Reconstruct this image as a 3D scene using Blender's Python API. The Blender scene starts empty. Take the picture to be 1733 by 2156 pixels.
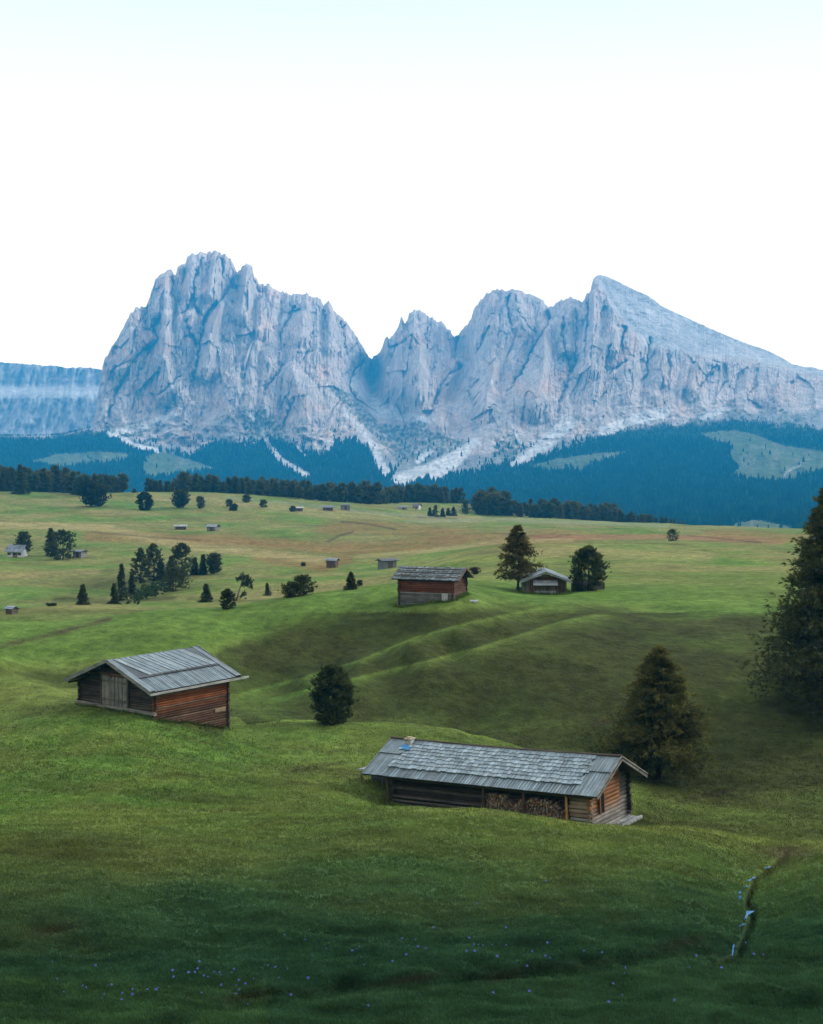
import bpy, math, random
import numpy as np
from mathutils import Vector, Matrix

random.seed(7)
RNG = np.random.default_rng(11)
SC = bpy.context.scene
COL = SC.collection
F = 2834.0                      # focal length in units of a 1733 px wide picture
PITCH = math.atan(113 / F)
CP, SP = math.cos(PITCH), math.sin(PITCH)


def ray(px, py):
    """direction through a picture point, per metre of world y"""
    xc = (np.asarray(px, float) - 866.5) / F
    yc = -(np.asarray(py, float) - 1078.0) / F
    Y = CP + yc * SP
    return xc / Y, (-SP + yc * CP) / Y


def at(px, py, Y):
    a, b = ray(px, py)
    return np.array([a * Y, Y, b * Y])


def proj(x, y, z):
    d = np.maximum(y * CP - z * SP, 1e-6)
    return 866.5 + F * x / d, 1078.0 - F * (z * CP + y * SP) / d


# ------------------------------------------------------------------ noise
def _hash(ix, iy, seed):
    h = (ix.astype(np.int64) * 374761393 + iy.astype(np.int64) * 668265263 + seed * 1442695041) & 0xFFFFFFFF
    h = ((h ^ (h >> 13)) * 1274126177) & 0xFFFFFFFF
    return h ^ (h >> 16)


def pnoise(x, y, seed=0):
    x = np.asarray(x, float); y = np.asarray(y, float)
    ix = np.floor(x); iy = np.floor(y)
    fx = x - ix; fy = y - iy
    u = fx * fx * fx * (fx * (fx * 6 - 15) + 10); v = fy * fy * fy * (fy * (fy * 6 - 15) + 10)

    def g(dx, dy):
        a = _hash(ix + dx, iy + dy, seed) * (2 * math.pi / 4294967296.0)
        return np.cos(a) * (fx - dx) + np.sin(a) * (fy - dy)
    n0 = g(0, 0) * (1 - u) + g(1, 0) * u
    n1 = g(0, 1) * (1 - u) + g(1, 1) * u
    return (n0 * (1 - v) + n1 * v) * 1.41


def fbm(x, y, o=4, seed=0, gain=.5):
    s = 0; a = 1; t = 0
    for i in range(o):
        s = s + a * pnoise(x, y, seed + i * 17); t += a
        a *= gain; x = x * 2.03 + 3.1; y = y * 2.03 + 1.7
    return s / t


def ridged(x, y, o=4, seed=0, gain=.55):
    s = 0; a = 1; t = 0
    for i in range(o):
        s = s + a * (1 - np.abs(pnoise(x, y, seed + i * 17)) * 2); t += a
        a *= gain; x = x * 2.07 + 5.1; y = y * 2.07 + 2.7
    return s / t


def billow(x, y, o=2, seed=0, gain=.5):
    s = 0; a = 1; t = 0
    for i in range(o):
        s = s + a * np.minimum(np.abs(pnoise(x, y, seed + i * 17)) * 2.2, 1) ** .75; t += a
        a *= gain; x = x * 2.07 + 5.1; y = y * 1.7 + 2.7
    return s / t


def facets(x, y, seed, amp, tilt):
    ix = np.floor(x); iy = np.floor(y); best = np.full(x.shape, 1e9); val = np.zeros(x.shape)
    for i in (-1, 0, 1):
        for j in (-1, 0, 1):
            r = [(_hash(ix + i, iy + j, seed + k) / 4294967296.0) for k in range(5)]
            dx = x - (ix + i + r[0]); dy = y - (iy + j + r[1]); d = dx * dx + dy * dy
            v = (r[2] - .5) * 2 * amp + ((r[3] - .5) * dx + (r[4] - .5) * dy) * 2 * tilt
            m = d < best; best = np.where(m, d, best); val = np.where(m, v, val)
    return val


def sstep(a, b, x):
    t = np.clip((x - a) / (b - a), 0, 1)
    return t * t * (3 - 2 * t)


def seg_dist(px, py, pts, ys=1.0):
    """distance to a polyline and position along it (0..1)"""
    best = np.full(np.shape(px), 1e9); tt = np.zeros(np.shape(px))
    n = len(pts) - 1
    for i in range(n):
        (ax, ay), (bx, by) = pts[i][:2], pts[i + 1][:2]
        dx, dy = bx - ax, (by - ay) * ys
        t = np.clip(((px - ax) * dx + (py - ay) * ys * dy) / (dx * dx + dy * dy + 1e-9), 0, 1)
        d = np.hypot(px - ax - t * dx, (py - ay) * ys - t * dy)
        m = d < best
        best = np.where(m, d, best); tt = np.where(m, (i + t) / n, tt)
    return best, tt


def in_poly(px, py, poly):
    ins = np.zeros(np.shape(px), bool)
    n = len(poly)
    for i in range(n):
        x1, y1 = poly[i]; x2, y2 = poly[(i + 1) % n]
        if y1 == y2: continue
        c = ((y1 > py) != (y2 > py)) & (px < (x2 - x1) * (py - y1) / (y2 - y1) + x1)
        ins ^= c
    return ins


# ------------------------------------------------------------------ mesh helpers
def mesh_np(name, V, faces, mat, col=None, smooth=False):
    """V (n,3); faces (m,k) array of one size; col (n,3) point colour"""
    me = bpy.data.meshes.new(name)
    V = np.ascontiguousarray(V, np.float32); faces = np.ascontiguousarray(faces, np.int32)
    m, k = faces.shape
    me.vertices.add(len(V)); me.vertices.foreach_set('co', V.ravel())
    me.loops.add(m * k); me.loops.foreach_set('vertex_index', faces.ravel())
    me.polygons.add(m)
    me.polygons.foreach_set('loop_start', np.arange(0, m * k, k, dtype=np.int32))
    me.polygons.foreach_set('loop_total', np.full(m, k, np.int32))
    me.polygons.foreach_set('use_smooth', np.full(m, smooth, bool))
    if col is not None:
        a = me.attributes.new('col', 'FLOAT_COLOR', 'POINT')
        c = np.ones((len(V), 4), np.float32); c[:, :3] = col
        a.data.foreach_set('color', c.ravel())
    me.update(calc_edges=True)
    me.materials.append(mat)
    return me


def link(name, me, parent=None, loc=None):
    o = bpy.data.objects.new(name, me); COL.objects.link(o)
    if parent is not None: o.parent = parent
    if loc is not None: o.location = loc
    return o


def empty(name, loc=(0, 0, 0), rot=(0, 0, 0)):
    o = bpy.data.objects.new(name, None); COL.objects.link(o)
    o.location = loc; o.rotation_euler = rot; o.empty_display_size = .3
    return o


def tag(o, label=None, cat=None, group=None, kind=None):
    if label: o['label'] = label
    if cat: o['category'] = cat
    if group: o['group'] = group
    if kind: o['kind'] = kind
    return o


class MB:
    def __init__(s): s.v = []; s.f = []; s.c = []

    def _add(s, vs, fs, c):
        b = len(s.v); s.v += [tuple(map(float, p)) for p in vs]; s.f += [tuple(b + i for i in f) for f in fs]
        s.c += [tuple(c)] * len(vs)

    def hexa(s, p, c):              # 8 corners: bottom 0-3, top 4-7
        s._add(p, [(3, 2, 1, 0), (4, 5, 6, 7), (0, 1, 5, 4), (1, 2, 6, 5), (2, 3, 7, 6), (3, 0, 4, 7)], c)

    def box(s, x0, x1, y0, y1, z0, z1, c):
        s.hexa([(x0, y0, z0), (x1, y0, z0), (x1, y1, z0), (x0, y1, z0), (x0, y0, z1), (x1, y0, z1), (x1, y1, z1), (x0, y1, z1)], c)

    def tube(s, pts, rads, c, n=8, caps=True):
        pts = [Vector(p) for p in pts]; rings = []
        for i, p in enumerate(pts):
            d = (pts[min(i + 1, len(pts) - 1)] - pts[max(i - 1, 0)]).normalized()
            u = d.cross(Vector((0, 0, 1)))
            if u.length < .05: u = d.cross(Vector((1, 0, 0)))
            u.normalize(); w = d.cross(u)
            rings.append([p + (u * math.cos(2 * math.pi * (k + .5) / n) + w * math.sin(2 * math.pi * (k + .5) / n)) * rads[i] for k in range(n)])
        vs = [v for r in rings for v in r]; fs = []
        for i in range(len(pts) - 1):
            for k in range(n):
                fs.append((i * n + k, i * n + (k + 1) % n, (i + 1) * n + (k + 1) % n, (i + 1) * n + k))
        if caps:
            fs.append(tuple(range(n - 1, -1, -1))); fs.append(tuple((len(pts) - 1) * n + k for k in range(n)))
        s._add(vs, fs, c)

    def build(s, name, mat, parent=None, smooth=False):
        me = bpy.data.meshes.new(name)
        me.from_pydata(s.v, [], s.f)
        a = me.attributes.new('col', 'FLOAT_COLOR', 'POINT')
        c = np.ones((len(s.v), 4), np.float32); c[:, :3] = np.array(s.c)
        a.data.foreach_set('color', c.ravel())
        if smooth:
            me.polygons.foreach_set('use_smooth', np.ones(len(me.polygons), bool))
        me.materials.append(mat); me.update()
        return link(name, me, parent)


# ------------------------------------------------------------------ materials
def new_mat(name):
    m = bpy.data.materials.new(name); m.use_nodes = True
    nt = m.node_tree; nt.nodes.clear()
    out = nt.nodes.new('ShaderNodeOutputMaterial')
    return m, nt, out


def N(nt, t, **kw):
    n = nt.nodes.new(t)
    for k, v in kw.items():
        if k in n.inputs: n.inputs[k].default_value = v
        else: setattr(n, k, v)
    return n


def vcol_mat(name, layers, rough=.85, spec=.2, bump=None, transl=0.0, coord='Object'):
    """colour from the 'col' attribute times noise layers [(scale vec, detail, lo, hi)], optional bump (scale vec, dist)"""
    m, nt, out = new_mat(name); L = nt.links.new
    at_ = N(nt, 'ShaderNodeAttribute', attribute_name='col')
    tc = N(nt, 'ShaderNodeTexCoord')
    cur = at_.outputs['Color']
    for sc, det, lo, hi in layers:
        mp = N(nt, 'ShaderNodeMapping'); mp.inputs['Scale'].default_value = sc
        L(tc.outputs[coord], mp.inputs[0])
        no = N(nt, 'ShaderNodeTexNoise', Scale=1.0, Detail=det, Roughness=.6)
        L(mp.outputs[0], no.inputs['Vector'])
        mr = N(nt, 'ShaderNodeMapRange'); mr.inputs[1].default_value = .3; mr.inputs[2].default_value = .7
        mr.inputs[3].default_value = lo; mr.inputs[4].default_value = hi
        L(no.outputs['Fac'], mr.inputs[0])
        mx = N(nt, 'ShaderNodeMix', data_type='RGBA', blend_type='MULTIPLY'); mx.inputs[0].default_value = 1
        L(cur, mx.inputs[6]); L(mr.outputs[0], mx.inputs[7]); cur = mx.outputs[2]
    b = N(nt, 'ShaderNodeBsdfPrincipled', Roughness=rough)
    b.inputs['Specular IOR Level'].default_value = spec
    L(cur, b.inputs['Base Color'])
    if bump:
        mp = N(nt, 'ShaderNodeMapping'); mp.inputs['Scale'].default_value = bump[0]; L(tc.outputs[coord], mp.inputs[0])
        no = N(nt, 'ShaderNodeTexNoise', Scale=1.0, Detail=bump[2] if len(bump) > 2 else 5.0, Roughness=.65); L(mp.outputs[0], no.inputs['Vector'])
        bp = N(nt, 'ShaderNodeBump', Strength=1.0, Distance=bump[1]); L(no.outputs['Fac'], bp.inputs['Height'])
        L(bp.outputs[0], b.inputs['Normal'])
    sh = b.outputs[0]
    if transl:
        t = N(nt, 'ShaderNodeBsdfTranslucent'); L(cur, t.inputs['Color'])
        ms = N(nt, 'ShaderNodeMixShader', Fac=transl); L(sh, ms.inputs[1]); L(t.outputs[0], ms.inputs[2]); sh = ms.outputs[0]
    L(sh, out.inputs['Surface'])
    return m


M_GROUND = vcol_mat('meadow_grass', [((.9, .9, .9), 6, .68, 1.32), ((.07, .07, .07), 5, .78, 1.22), ((.3, .3, .3), 5, .78, 1.22), ((5, 5, 5), 4, .82, 1.18)], .95, .05, ((1.3, 1.3, 1.3), .5, 7))
M_GRASS = vcol_mat('grass_blade', [((.5, .5, .5), 4, .7, 1.3)], .9, .05, None, .35)
M_ROCK = vcol_mat('limestone', [((.02, .02, .0035), 7, .72, 1.25), ((.004, .004, .003), 6, .82, 1.15), ((.06, .06, .04), 5, .8, 1.2)], .95, .05, ((.03, .03, .008), 22, 8))
M_FOREST = vcol_mat('conifer_forest', [((.05, .05, .05), 3, .75, 1.3)], .95, .0)
M_LEAF = vcol_mat('needles', [((.9, .9, .9), 3, .75, 1.25)], .8, .1, None, .4)
M_BARK = vcol_mat('bark', [((6, 6, 1.5), 5, .6, 1.35)], .95, .05, ((8, 8, 2), .05))
M_WOOD_X = vcol_mat('weathered_logs_along', [((.5, 9, 9), 5, .55, 1.45), ((1.2, 1.2, 1.2), 4, .75, 1.25)], .8, .15, ((.8, 14, 14), .03))
M_WOOD_Y = vcol_mat('weathered_logs_across', [((9, .5, 9), 5, .55, 1.45), ((1.2, 1.2, 1.2), 4, .75, 1.25)], .8, .15, ((14, .8, 14), .03))
M_WOOD_Z = vcol_mat('weathered_planks', [((9, 9, .5), 5, .55, 1.45), ((1.5, 1.5, 1.5), 4, .7, 1.3)], .8, .15, ((14, 14, .8), .03))
M_ROOF = vcol_mat('roof_boards', [((12, .8, .8), 5, .66, 1.34), ((1.1, 1.1, 1.1), 4, .75, 1.25)], .55, .35, ((16, 1, 1), .02))
M_STONE = vcol_mat('stone', [((3, 3, 3), 5, .6, 1.3)], .9, .1, ((4, 4, 4), .06))
M_PAINT = vcol_mat('plaster', [((2, 2, 2), 4, .88, 1.08)], .85, .1)
M_CLOTH = vcol_mat('tarp', [((3, 3, 3), 4, .8, 1.2)], .5, .3, ((5, 5, 5), .05))
M_PETAL = vcol_mat('petal', [((9, 9, 9), 2, .9, 1.1)], .6, .1, None, .3)


# ------------------------------------------------------------------ ground
CTRL = []


def cp(*rows):
    for px, py, Y in rows:
        a, b = ray(px, py); CTRL.append((math.atan(a) * 28.34, math.log(Y * math.hypot(1, a)), b / math.hypot(1, a)))


def cpz(pxs, Y, z):
    for px in pxs:
        a, _ = ray(px, 1000); r = Y * math.hypot(1, a)
        CTRL.append((math.atan(a) * 28.34, math.log(r), z / r))


WIDE = [-500, -100, 300, 700, 1100, 1500, 1830, 2230]
for Y, t in ((3, -.57), (8, -.555), (20, -.47)): cpz(WIDE, Y, t * Y)
cp(*[(px, 2130, 35) for px in (-400, 0, 300, 600, 900, 1200, 1500, 1733, 2130)])
cp(*[(px, 1965, 45) for px in (-400, 0, 300, 600, 900, 1200, 1400)], (1565, 1992, 45), (1733, 1955, 46), (2130, 1940, 46))
cp((-400, 1810, 58), (0, 1812, 58), (400, 1822, 58), (866, 1826, 58), (1200, 1838, 58), (1400, 1846, 58), (1585, 1880, 57.5), (1733, 1840, 58), (2130, 1815, 58))
cp((1400, 1890, 51.5), (1575, 1930, 50.5), (1733, 1890, 51), (1500, 1800, 66), (1600, 1832, 66), (1733, 1800, 66), (1640, 1800, 72))
cp((-400, 1720, 75), (0, 1725, 75), (200, 1742, 71), (400, 1738, 73), (600, 1716, 77), (800, 1703, 80), (900, 1705, 80.5), (1000, 1711, 80.5), (1100, 1722, 80.2), (1220, 1738, 79.5),
   (1320, 1742, 80), (1400, 1745, 80), (1500, 1752, 80), (1580, 1768, 79), (1650, 1786, 77), (1733, 1776, 79), (2130, 1740, 80))
cp((-300, 1640, 89), (0, 1645, 89), (200, 1630, 90), (400, 1635, 90), (600, 1650, 90), (720, 1680, 87), (800, 1706, 86.5), (900, 1720, 86.0), (1000, 1728, 85.5), (1100, 1735, 84.5), (1225, 1740, 83),
   (1320, 1728, 86.5), (1400, 1722, 91), (1480, 1726, 91), (1600, 1735, 89), (1733, 1740, 88), (2130, 1700, 90))
cp((850, 1660, 93), (1000, 1675, 92), (1150, 1690, 92), (1300, 1695, 91), (800, 1660, 92))
cp((1345, 1704, 90.5), (1360, 1680, 95), (1500, 1690, 98), (1650, 1695, 97), (1400, 1648, 104), (1550, 1640, 105), (1733, 1660, 103), (2130, 1600, 108))
cp((-300, 1530, 105), (0, 1545, 101), (200, 1556, 98), (400, 1562, 101), (550, 1580, 104), (700, 1583, 105), (850, 1590, 104), (1000, 1615, 101), (1100, 1630, 101), (1200, 1650, 100))
# hut shelf
cp((163, 1489, 107.5), (240, 1506, 104.6), (300, 1521, 102), (345, 1528, 103), (420, 1536, 105.5), (483, 1536, 110.5), (330, 1500, 110), (250, 1480, 112))
cp((-300, 1440, 120), (23, 1427, 121), (100, 1447, 119), (160, 1470, 115), (0, 1480, 113))
cp((0, 1432, 127), (100, 1452, 126), (250, 1470, 122), (400, 1500, 119))
# rim of the near shelf and the hollow behind
cp((520, 1530, 113), (600, 1519, 115.5), (700, 1520, 116.5), (800, 1521, 117), (880, 1527, 116.5), (960, 1538, 116), (1020, 1552, 115), (1080, 1570, 113), (1140, 1592, 110.5), (1220, 1618, 107.5))
cp((700, 1525, 119.5), (800, 1527, 120), (900, 1534, 119.5), (1000, 1558, 118))
# far slope of the hollow
cp((1120, 1560, 116), (1300, 1570, 114), (1500, 1560, 114.5), (1733, 1570, 113), (2130, 1500, 118))
cp((640, 1490, 123), (760, 1494, 123.5), (900, 1486, 123.5), (1100, 1500, 121), (1100, 1420, 128), (1300, 1490, 121), (1300, 1400, 130), (1300, 1338, 141), (1500, 1440, 126), (1500, 1350, 139), (1680, 1400, 131), (1680, 1480, 122), (1500, 1500, 120))
# spur two
S2 = [(560, 1478, 126), (640, 1456, 127.5), (750, 1430, 129), (900, 1394, 130.5), (1000, 1368, 133), (1080, 1344, 137), (1180, 1312, 144.5), (1250, 1298, 150)]
cp(*S2)
cp((620, 1468, 129.5), (700, 1448, 131), (780, 1429, 132), (850, 1412, 133), (960, 1385, 135), (1060, 1356, 139), (1160, 1324, 146))
# spur one
S1 = [(500, 1466, 128), (640, 1428, 132.5), (760, 1392, 135), (860, 1350, 136.5), (960, 1320, 138), (1050, 1300, 143.5), (1160, 1279, 153)]
cp(*S1)
cp((600, 1446, 134), (700, 1417, 136.5), (810, 1378, 138.5), (880, 1350, 139.5), (960, 1326, 140.6), (1050, 1304, 146), (1110, 1292, 151))
# lower edge of the bright meadow
cp((-300, 1390, 130), (0, 1400, 130), (200, 1398, 132), (430, 1368, 138), (600, 1318, 145.5), (700, 1302, 147.5), (760, 1291, 148.5), (840, 1289, 147.3), (900, 1284, 145.6), (935, 1281, 145), (958, 1278, 144.6), (925, 1292, 143.2), (985, 1260, 148.5), (1015, 1262, 152), (1100, 1257, 165), (1200, 1253, 170), (1250, 1250, 170),
   (1400, 1290, 156), (1600, 1300, 151), (1733, 1310, 149), (2130, 1280, 155))
# crest of the bright meadow on the left
cp((-300, 1320, 148), (23, 1312, 150), (233, 1303, 153), (300, 1290, 156), (400, 1281, 159), (480, 1278, 161), (577, 1261, 164), (660, 1250, 167), (760, 1238, 169), (830, 1229, 173), (900, 1222, 180))
cp((0, 1330, 185), (200, 1322, 185), (400, 1302, 188), (577, 1284, 192), (700, 1272, 196), (800, 1250, 205), (900, 1226, 215))
# plateau on the right
cp((1000, 1215, 195), (1060, 1235, 180), (1155, 1252, 172.5), (1250, 1243, 177), (1400, 1240, 179), (1600, 1240, 179), (1733, 1245, 178), (2130, 1235, 180))
cp((1000, 1200, 222), (1200, 1200, 228), (1400, 1200, 225), (1600, 1200, 225), (2130, 1200, 225), (1050, 1150, 340), (1200, 1150, 345), (1400, 1139, 400), (1600, 1140, 390), (2130, 1140, 390),
   (1200, 1105, 700), (1400, 1112, 700), (1600, 1115, 690), (2130, 1115, 700), (1060, 1090, 840), (1200, 1096, 850), (1300, 1100, 880), (1400, 1104, 880), (1500, 1108, 860), (1650, 1113, 800), (2130, 1118, 780))
# valley on the left
cp((0, 1292, 200), (75, 1298, 195), (23, 1284, 222), (150, 1273, 226), (250, 1276, 224), (330, 1284, 216), (150, 1292, 200), (250, 1294, 200), (150, 1280, 250), (0, 1290, 250))
cp((433, 1268, 240), (500, 1270, 225), (562, 1255, 250), (640, 1256, 235), (739, 1241, 250), (820, 1228, 270))
cp((172, 1273, 285), (253, 1265, 300), (310, 1258, 280), (320, 1228, 330), (367, 1243, 285), (450, 1212, 345), (100, 1250, 310), (-300, 1250, 310), (23, 1250, 310), (23, 1215, 360), (200, 1212, 370), (-300, 1200, 370),
   (600, 1215, 310), (700, 1197, 345), (815, 1198, 335), (900, 1190, 320), (950, 1180, 290), (130, 1178, 420), (23, 1173, 430), (300, 1172, 430), (450, 1182, 400), (600, 1182, 400), (700, 1172, 420), (800, 1170, 420), (900, 1172, 360))
cp((-300, 1110, 560), (23, 1108, 560), (250, 1120, 540), (380, 1117, 580), (445, 1119, 570), (450, 1150, 480), (640, 1160, 450), (700, 1120, 560), (850, 1120, 560), (1000, 1125, 500))
cp((-300, 1060, 690), (100, 1072, 690), (300, 1077, 680), (500, 1077, 690), (690, 1076, 750), (727, 1074, 770), (880, 1074, 830), (-300, 1030, 780), (43, 1040, 780), (150, 1040, 800), (304, 1036, 850), (450, 1039, 880), (600, 1048, 900),
   (760, 1060, 910), (900, 1058, 950), (980, 1060, 950), (917, 1088, 800), (1010, 1085, 880))
cpz(WIDE, 1300, -105); cpz(WIDE, 2000, -170); cpz(WIDE, 4000, -220); cpz(WIDE, 8000, -240); cpz(WIDE, 13000, -260)
C = np.array(CTRL); VS = 15.0


def tps_fit(C):
    X = np.c_[C[:, 0], C[:, 1] * VS]; n = len(X)
    d2 = ((X[:, None] - X[None]) ** 2).sum(-1)
    K = .5 * d2 * np.log(d2 + 1e-12) + np.eye(n) * .008
    P = np.c_[np.ones(n), X]
    A = np.zeros((n + 3, n + 3)); A[:n, :n] = K; A[:n, n:] = P; A[n:, :n] = P.T
    w = np.linalg.solve(A, np.r_[C[:, 2], 0, 0, 0])
    return X, w


TX, TW = tps_fit(C)


def tps(x, v):
    q = np.c_[x.ravel(), v.ravel() * VS]; out = np.empty(len(q))
    for i in range(0, len(q), 20000):
        d2 = ((q[i:i + 20000, None] - TX[None]) ** 2).sum(-1)
        out[i:i + 20000] = (.5 * d2 * np.log(d2 + 1e-12)) @ TW[:-3] + TW[-3] + q[i:i + 20000] @ TW[-2:]
    return out.reshape(x.shape)


# columns (azimuth) and rows (log radius)
fine_px = np.arange(-70, 1805, 2.2)
fine_az = np.arctan((fine_px - 866.5) / F)
step = np.concatenate([np.linspace(.004, .08, 30)])
ext = fine_az[-1] + np.cumsum(step); ext = ext[ext < math.pi - .03]
extra = np.arange(ext[-1] + .08, math.pi - .02, .08)
ext = np.r_[ext, extra]
AZ = np.r_[-ext[::-1] + (fine_az[0] + fine_az[-1]), fine_az, ext]
AZ = AZ[(AZ > -math.pi + .01) & (AZ < math.pi - .01)]
LR = np.r_[np.linspace(math.log(2.2), math.log(26), 60, endpoint=False), np.linspace(math.log(26), math.log(78), 210, endpoint=False),
           np.linspace(math.log(78), math.log(260), 520, endpoint=False), np.linspace(math.log(260), math.log(1050), 240, endpoint=False), np.linspace(math.log(1050), math.log(8300), 70)]
# coarse TPS then bilinear refinement
ca = np.linspace(AZ[0], AZ[-1], 40); ca = np.unique(np.r_[ca, np.linspace(-.42, .42, 300)])
ca = ca[(ca >= -.42 - 1e-9) & (ca <= .42 + 1e-9)]
cl = np.unique(np.r_[np.linspace(LR[0], math.log(60), 50), np.linspace(math.log(60), math.log(300), 330), np.linspace(math.log(300), math.log(1100), 110), np.linspace(math.log(1100), LR[-1], 30)])
GA, GL = np.meshgrid(ca, cl)
GT = tps(GA * 28.34, GL)


def interp2(GT, ca, cl, a, l):
    i = np.clip(np.searchsorted(ca, a) - 1, 0, len(ca) - 2); j = np.clip(np.searchsorted(cl, l) - 1, 0, len(cl) - 2)
    u = np.clip((a - ca[i]) / (ca[i + 1] - ca[i]), 0, 1); v = np.clip((l - cl[j]) / (cl[j + 1] - cl[j]), 0, 1)
    return GT[j, i] * (1 - u) * (1 - v) + GT[j, i + 1] * u * (1 - v) + GT[j + 1, i] * (1 - u) * v + GT[j + 1, i + 1] * u * v


A2, L2 = np.meshgrid(AZ, LR)
R2 = np.exp(L2)
T2 = interp2(GT, ca, cl, np.clip(A2, -.42, .42), L2)
GX = np.sin(A2) * R2; GY = np.cos(A2) * R2
Z2 = T2 * R2
back = sstep(1.0, 2.0, np.abs(A2))
Z2 = Z2 * (1 - back) + back * (-1.75 + np.minimum(.38 * np.maximum(R2 - 2, 0), 120) * np.where(R2 < 900, 1, np.exp(-(R2 - 900) / 1500)) - np.where(R2 > 900, 260 * (1 - np.exp(-(R2 - 900) / 1500)), 0))
near = 1 - sstep(90, 260, R2)
Z2 += near * (1 - .72 * sstep(92, 118, R2)) * (fbm(GX / 9, GY / 9, 4, 3) * .32 + fbm(GX / 2.6, GY / 2.6, 3, 5) * (.11 + .16 * (1 - sstep(50, 70, R2))) + fbm(GX / .9, GY / .9, 2, 8) * .035)
Z2 += (1 - near) * sstep(150, 300, R2) * (fbm(GX / 60, GY / 45, 4, 21) * 1.9)
Z2 += near * sstep(40, 60, R2) * .16 * ridged(GX / 7 + GY / 30, GY / 3.2, 2, 31)
Z2 += (1 - sstep(42, 58, R2)) * sstep(20, 28, R2) * (ridged(GX / 6.5 + GY / 20, GY / 4.2, 3, 33) * .30 + fbm(GX / 3, GY / 2.2, 3, 35) * .22)
# brook bed
PX2, PY2 = proj(GX, np.where(GY > .5, GY, .5), Z2)
BROOK = [(1655, 1800), (1625, 1830), (1592, 1852), (1584, 1872), (1576, 1893), (1577, 1903), (1590, 1915), (1586, 1937), (1578, 1956), (1566, 1985), (1558, 2010), (1500, 2035)]
bd, _ = seg_dist(PX2, PY2, BROOK)
bmask = (GY > 30) & (R2 < 85)
Z2 -= np.where(bmask, .55 * np.exp(-(bd / 6.5) ** 2), 0)
DIP = [(500, 2112), (640, 2090), (850, 2066), (1000, 2052), (1130, 2040), (1260, 2028), (1400, 2008), (1500, 1992), (1562, 1984)]
dd, _ = seg_dist(PX2, PY2 + fbm(GX / 3, GY / 3, 2, 36) * 14, DIP)
Z2 -= np.where((GY > 28) & (R2 < 60), .30 * np.exp(-(dd / 15) ** 2), 0)
PX2, PY2 = proj(GX, np.where(GY > .5, GY, .5), Z2)


def ground_z(x, y):
    a = np.arctan2(x, y); l = np.log(np.hypot(x, y))
    return interp2(Z2, AZ, LR, np.asarray(a, float), np.asarray(l, float))


# what a sight line through a picture point meets first
FRONT = np.where((AZ > -.36) & (AZ < .36))[0]
VISR = []
for c in FRONT:
    p = PY2[:, c]; run = np.minimum.accumulate(p); ok = np.r_[True, p[1:] < run[:-1]] & (LR > math.log(12)) & (LR < math.log(1300))
    VISR.append((p[ok][::-1], LR[ok][::-1]))


def hit(px, py):
    c = np.clip(np.searchsorted(AZ[FRONT], math.atan((px - 866.5) / F)), 0, len(FRONT) - 1)
    pp, ll = VISR[c]
    r = math.exp(np.interp(py, pp, ll)); a = math.atan((px - 866.5) / F)
    x, y = math.sin(a) * r, math.cos(a) * r
    return Vector((x, y, float(ground_z(x, y))))


def hits(px, py):
    a = np.arctan((px - 866.5) / F); c = np.clip(np.searchsorted(AZ[FRONT], a), 0, len(FRONT) - 1)
    r = np.empty(len(px))
    order = np.argsort(c, kind='stable'); cs = c[order]
    for k in np.unique(cs):
        idx = order[np.searchsorted(cs, k):np.searchsorted(cs, k, 'right')]
        pp, ll = VISR[k]; r[idx] = np.exp(np.interp(py[idx], pp, ll))
    x = np.sin(a) * r; y = np.cos(a) * r
    return x, y, ground_z(x, y), r


# ------------------------------------------------------------------ meadow colours (grass kinds, dry strips, bare earth, painted light and shade)
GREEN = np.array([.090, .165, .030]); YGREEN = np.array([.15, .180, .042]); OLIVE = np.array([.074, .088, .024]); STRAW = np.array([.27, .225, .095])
RUST = np.array([.190, .120, .046]); SHADE_GREEN = np.array([.022, .064, .030]); EARTH = np.array([.06, .042, .026]); PALE = np.array([.185, .172, .062])


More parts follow.
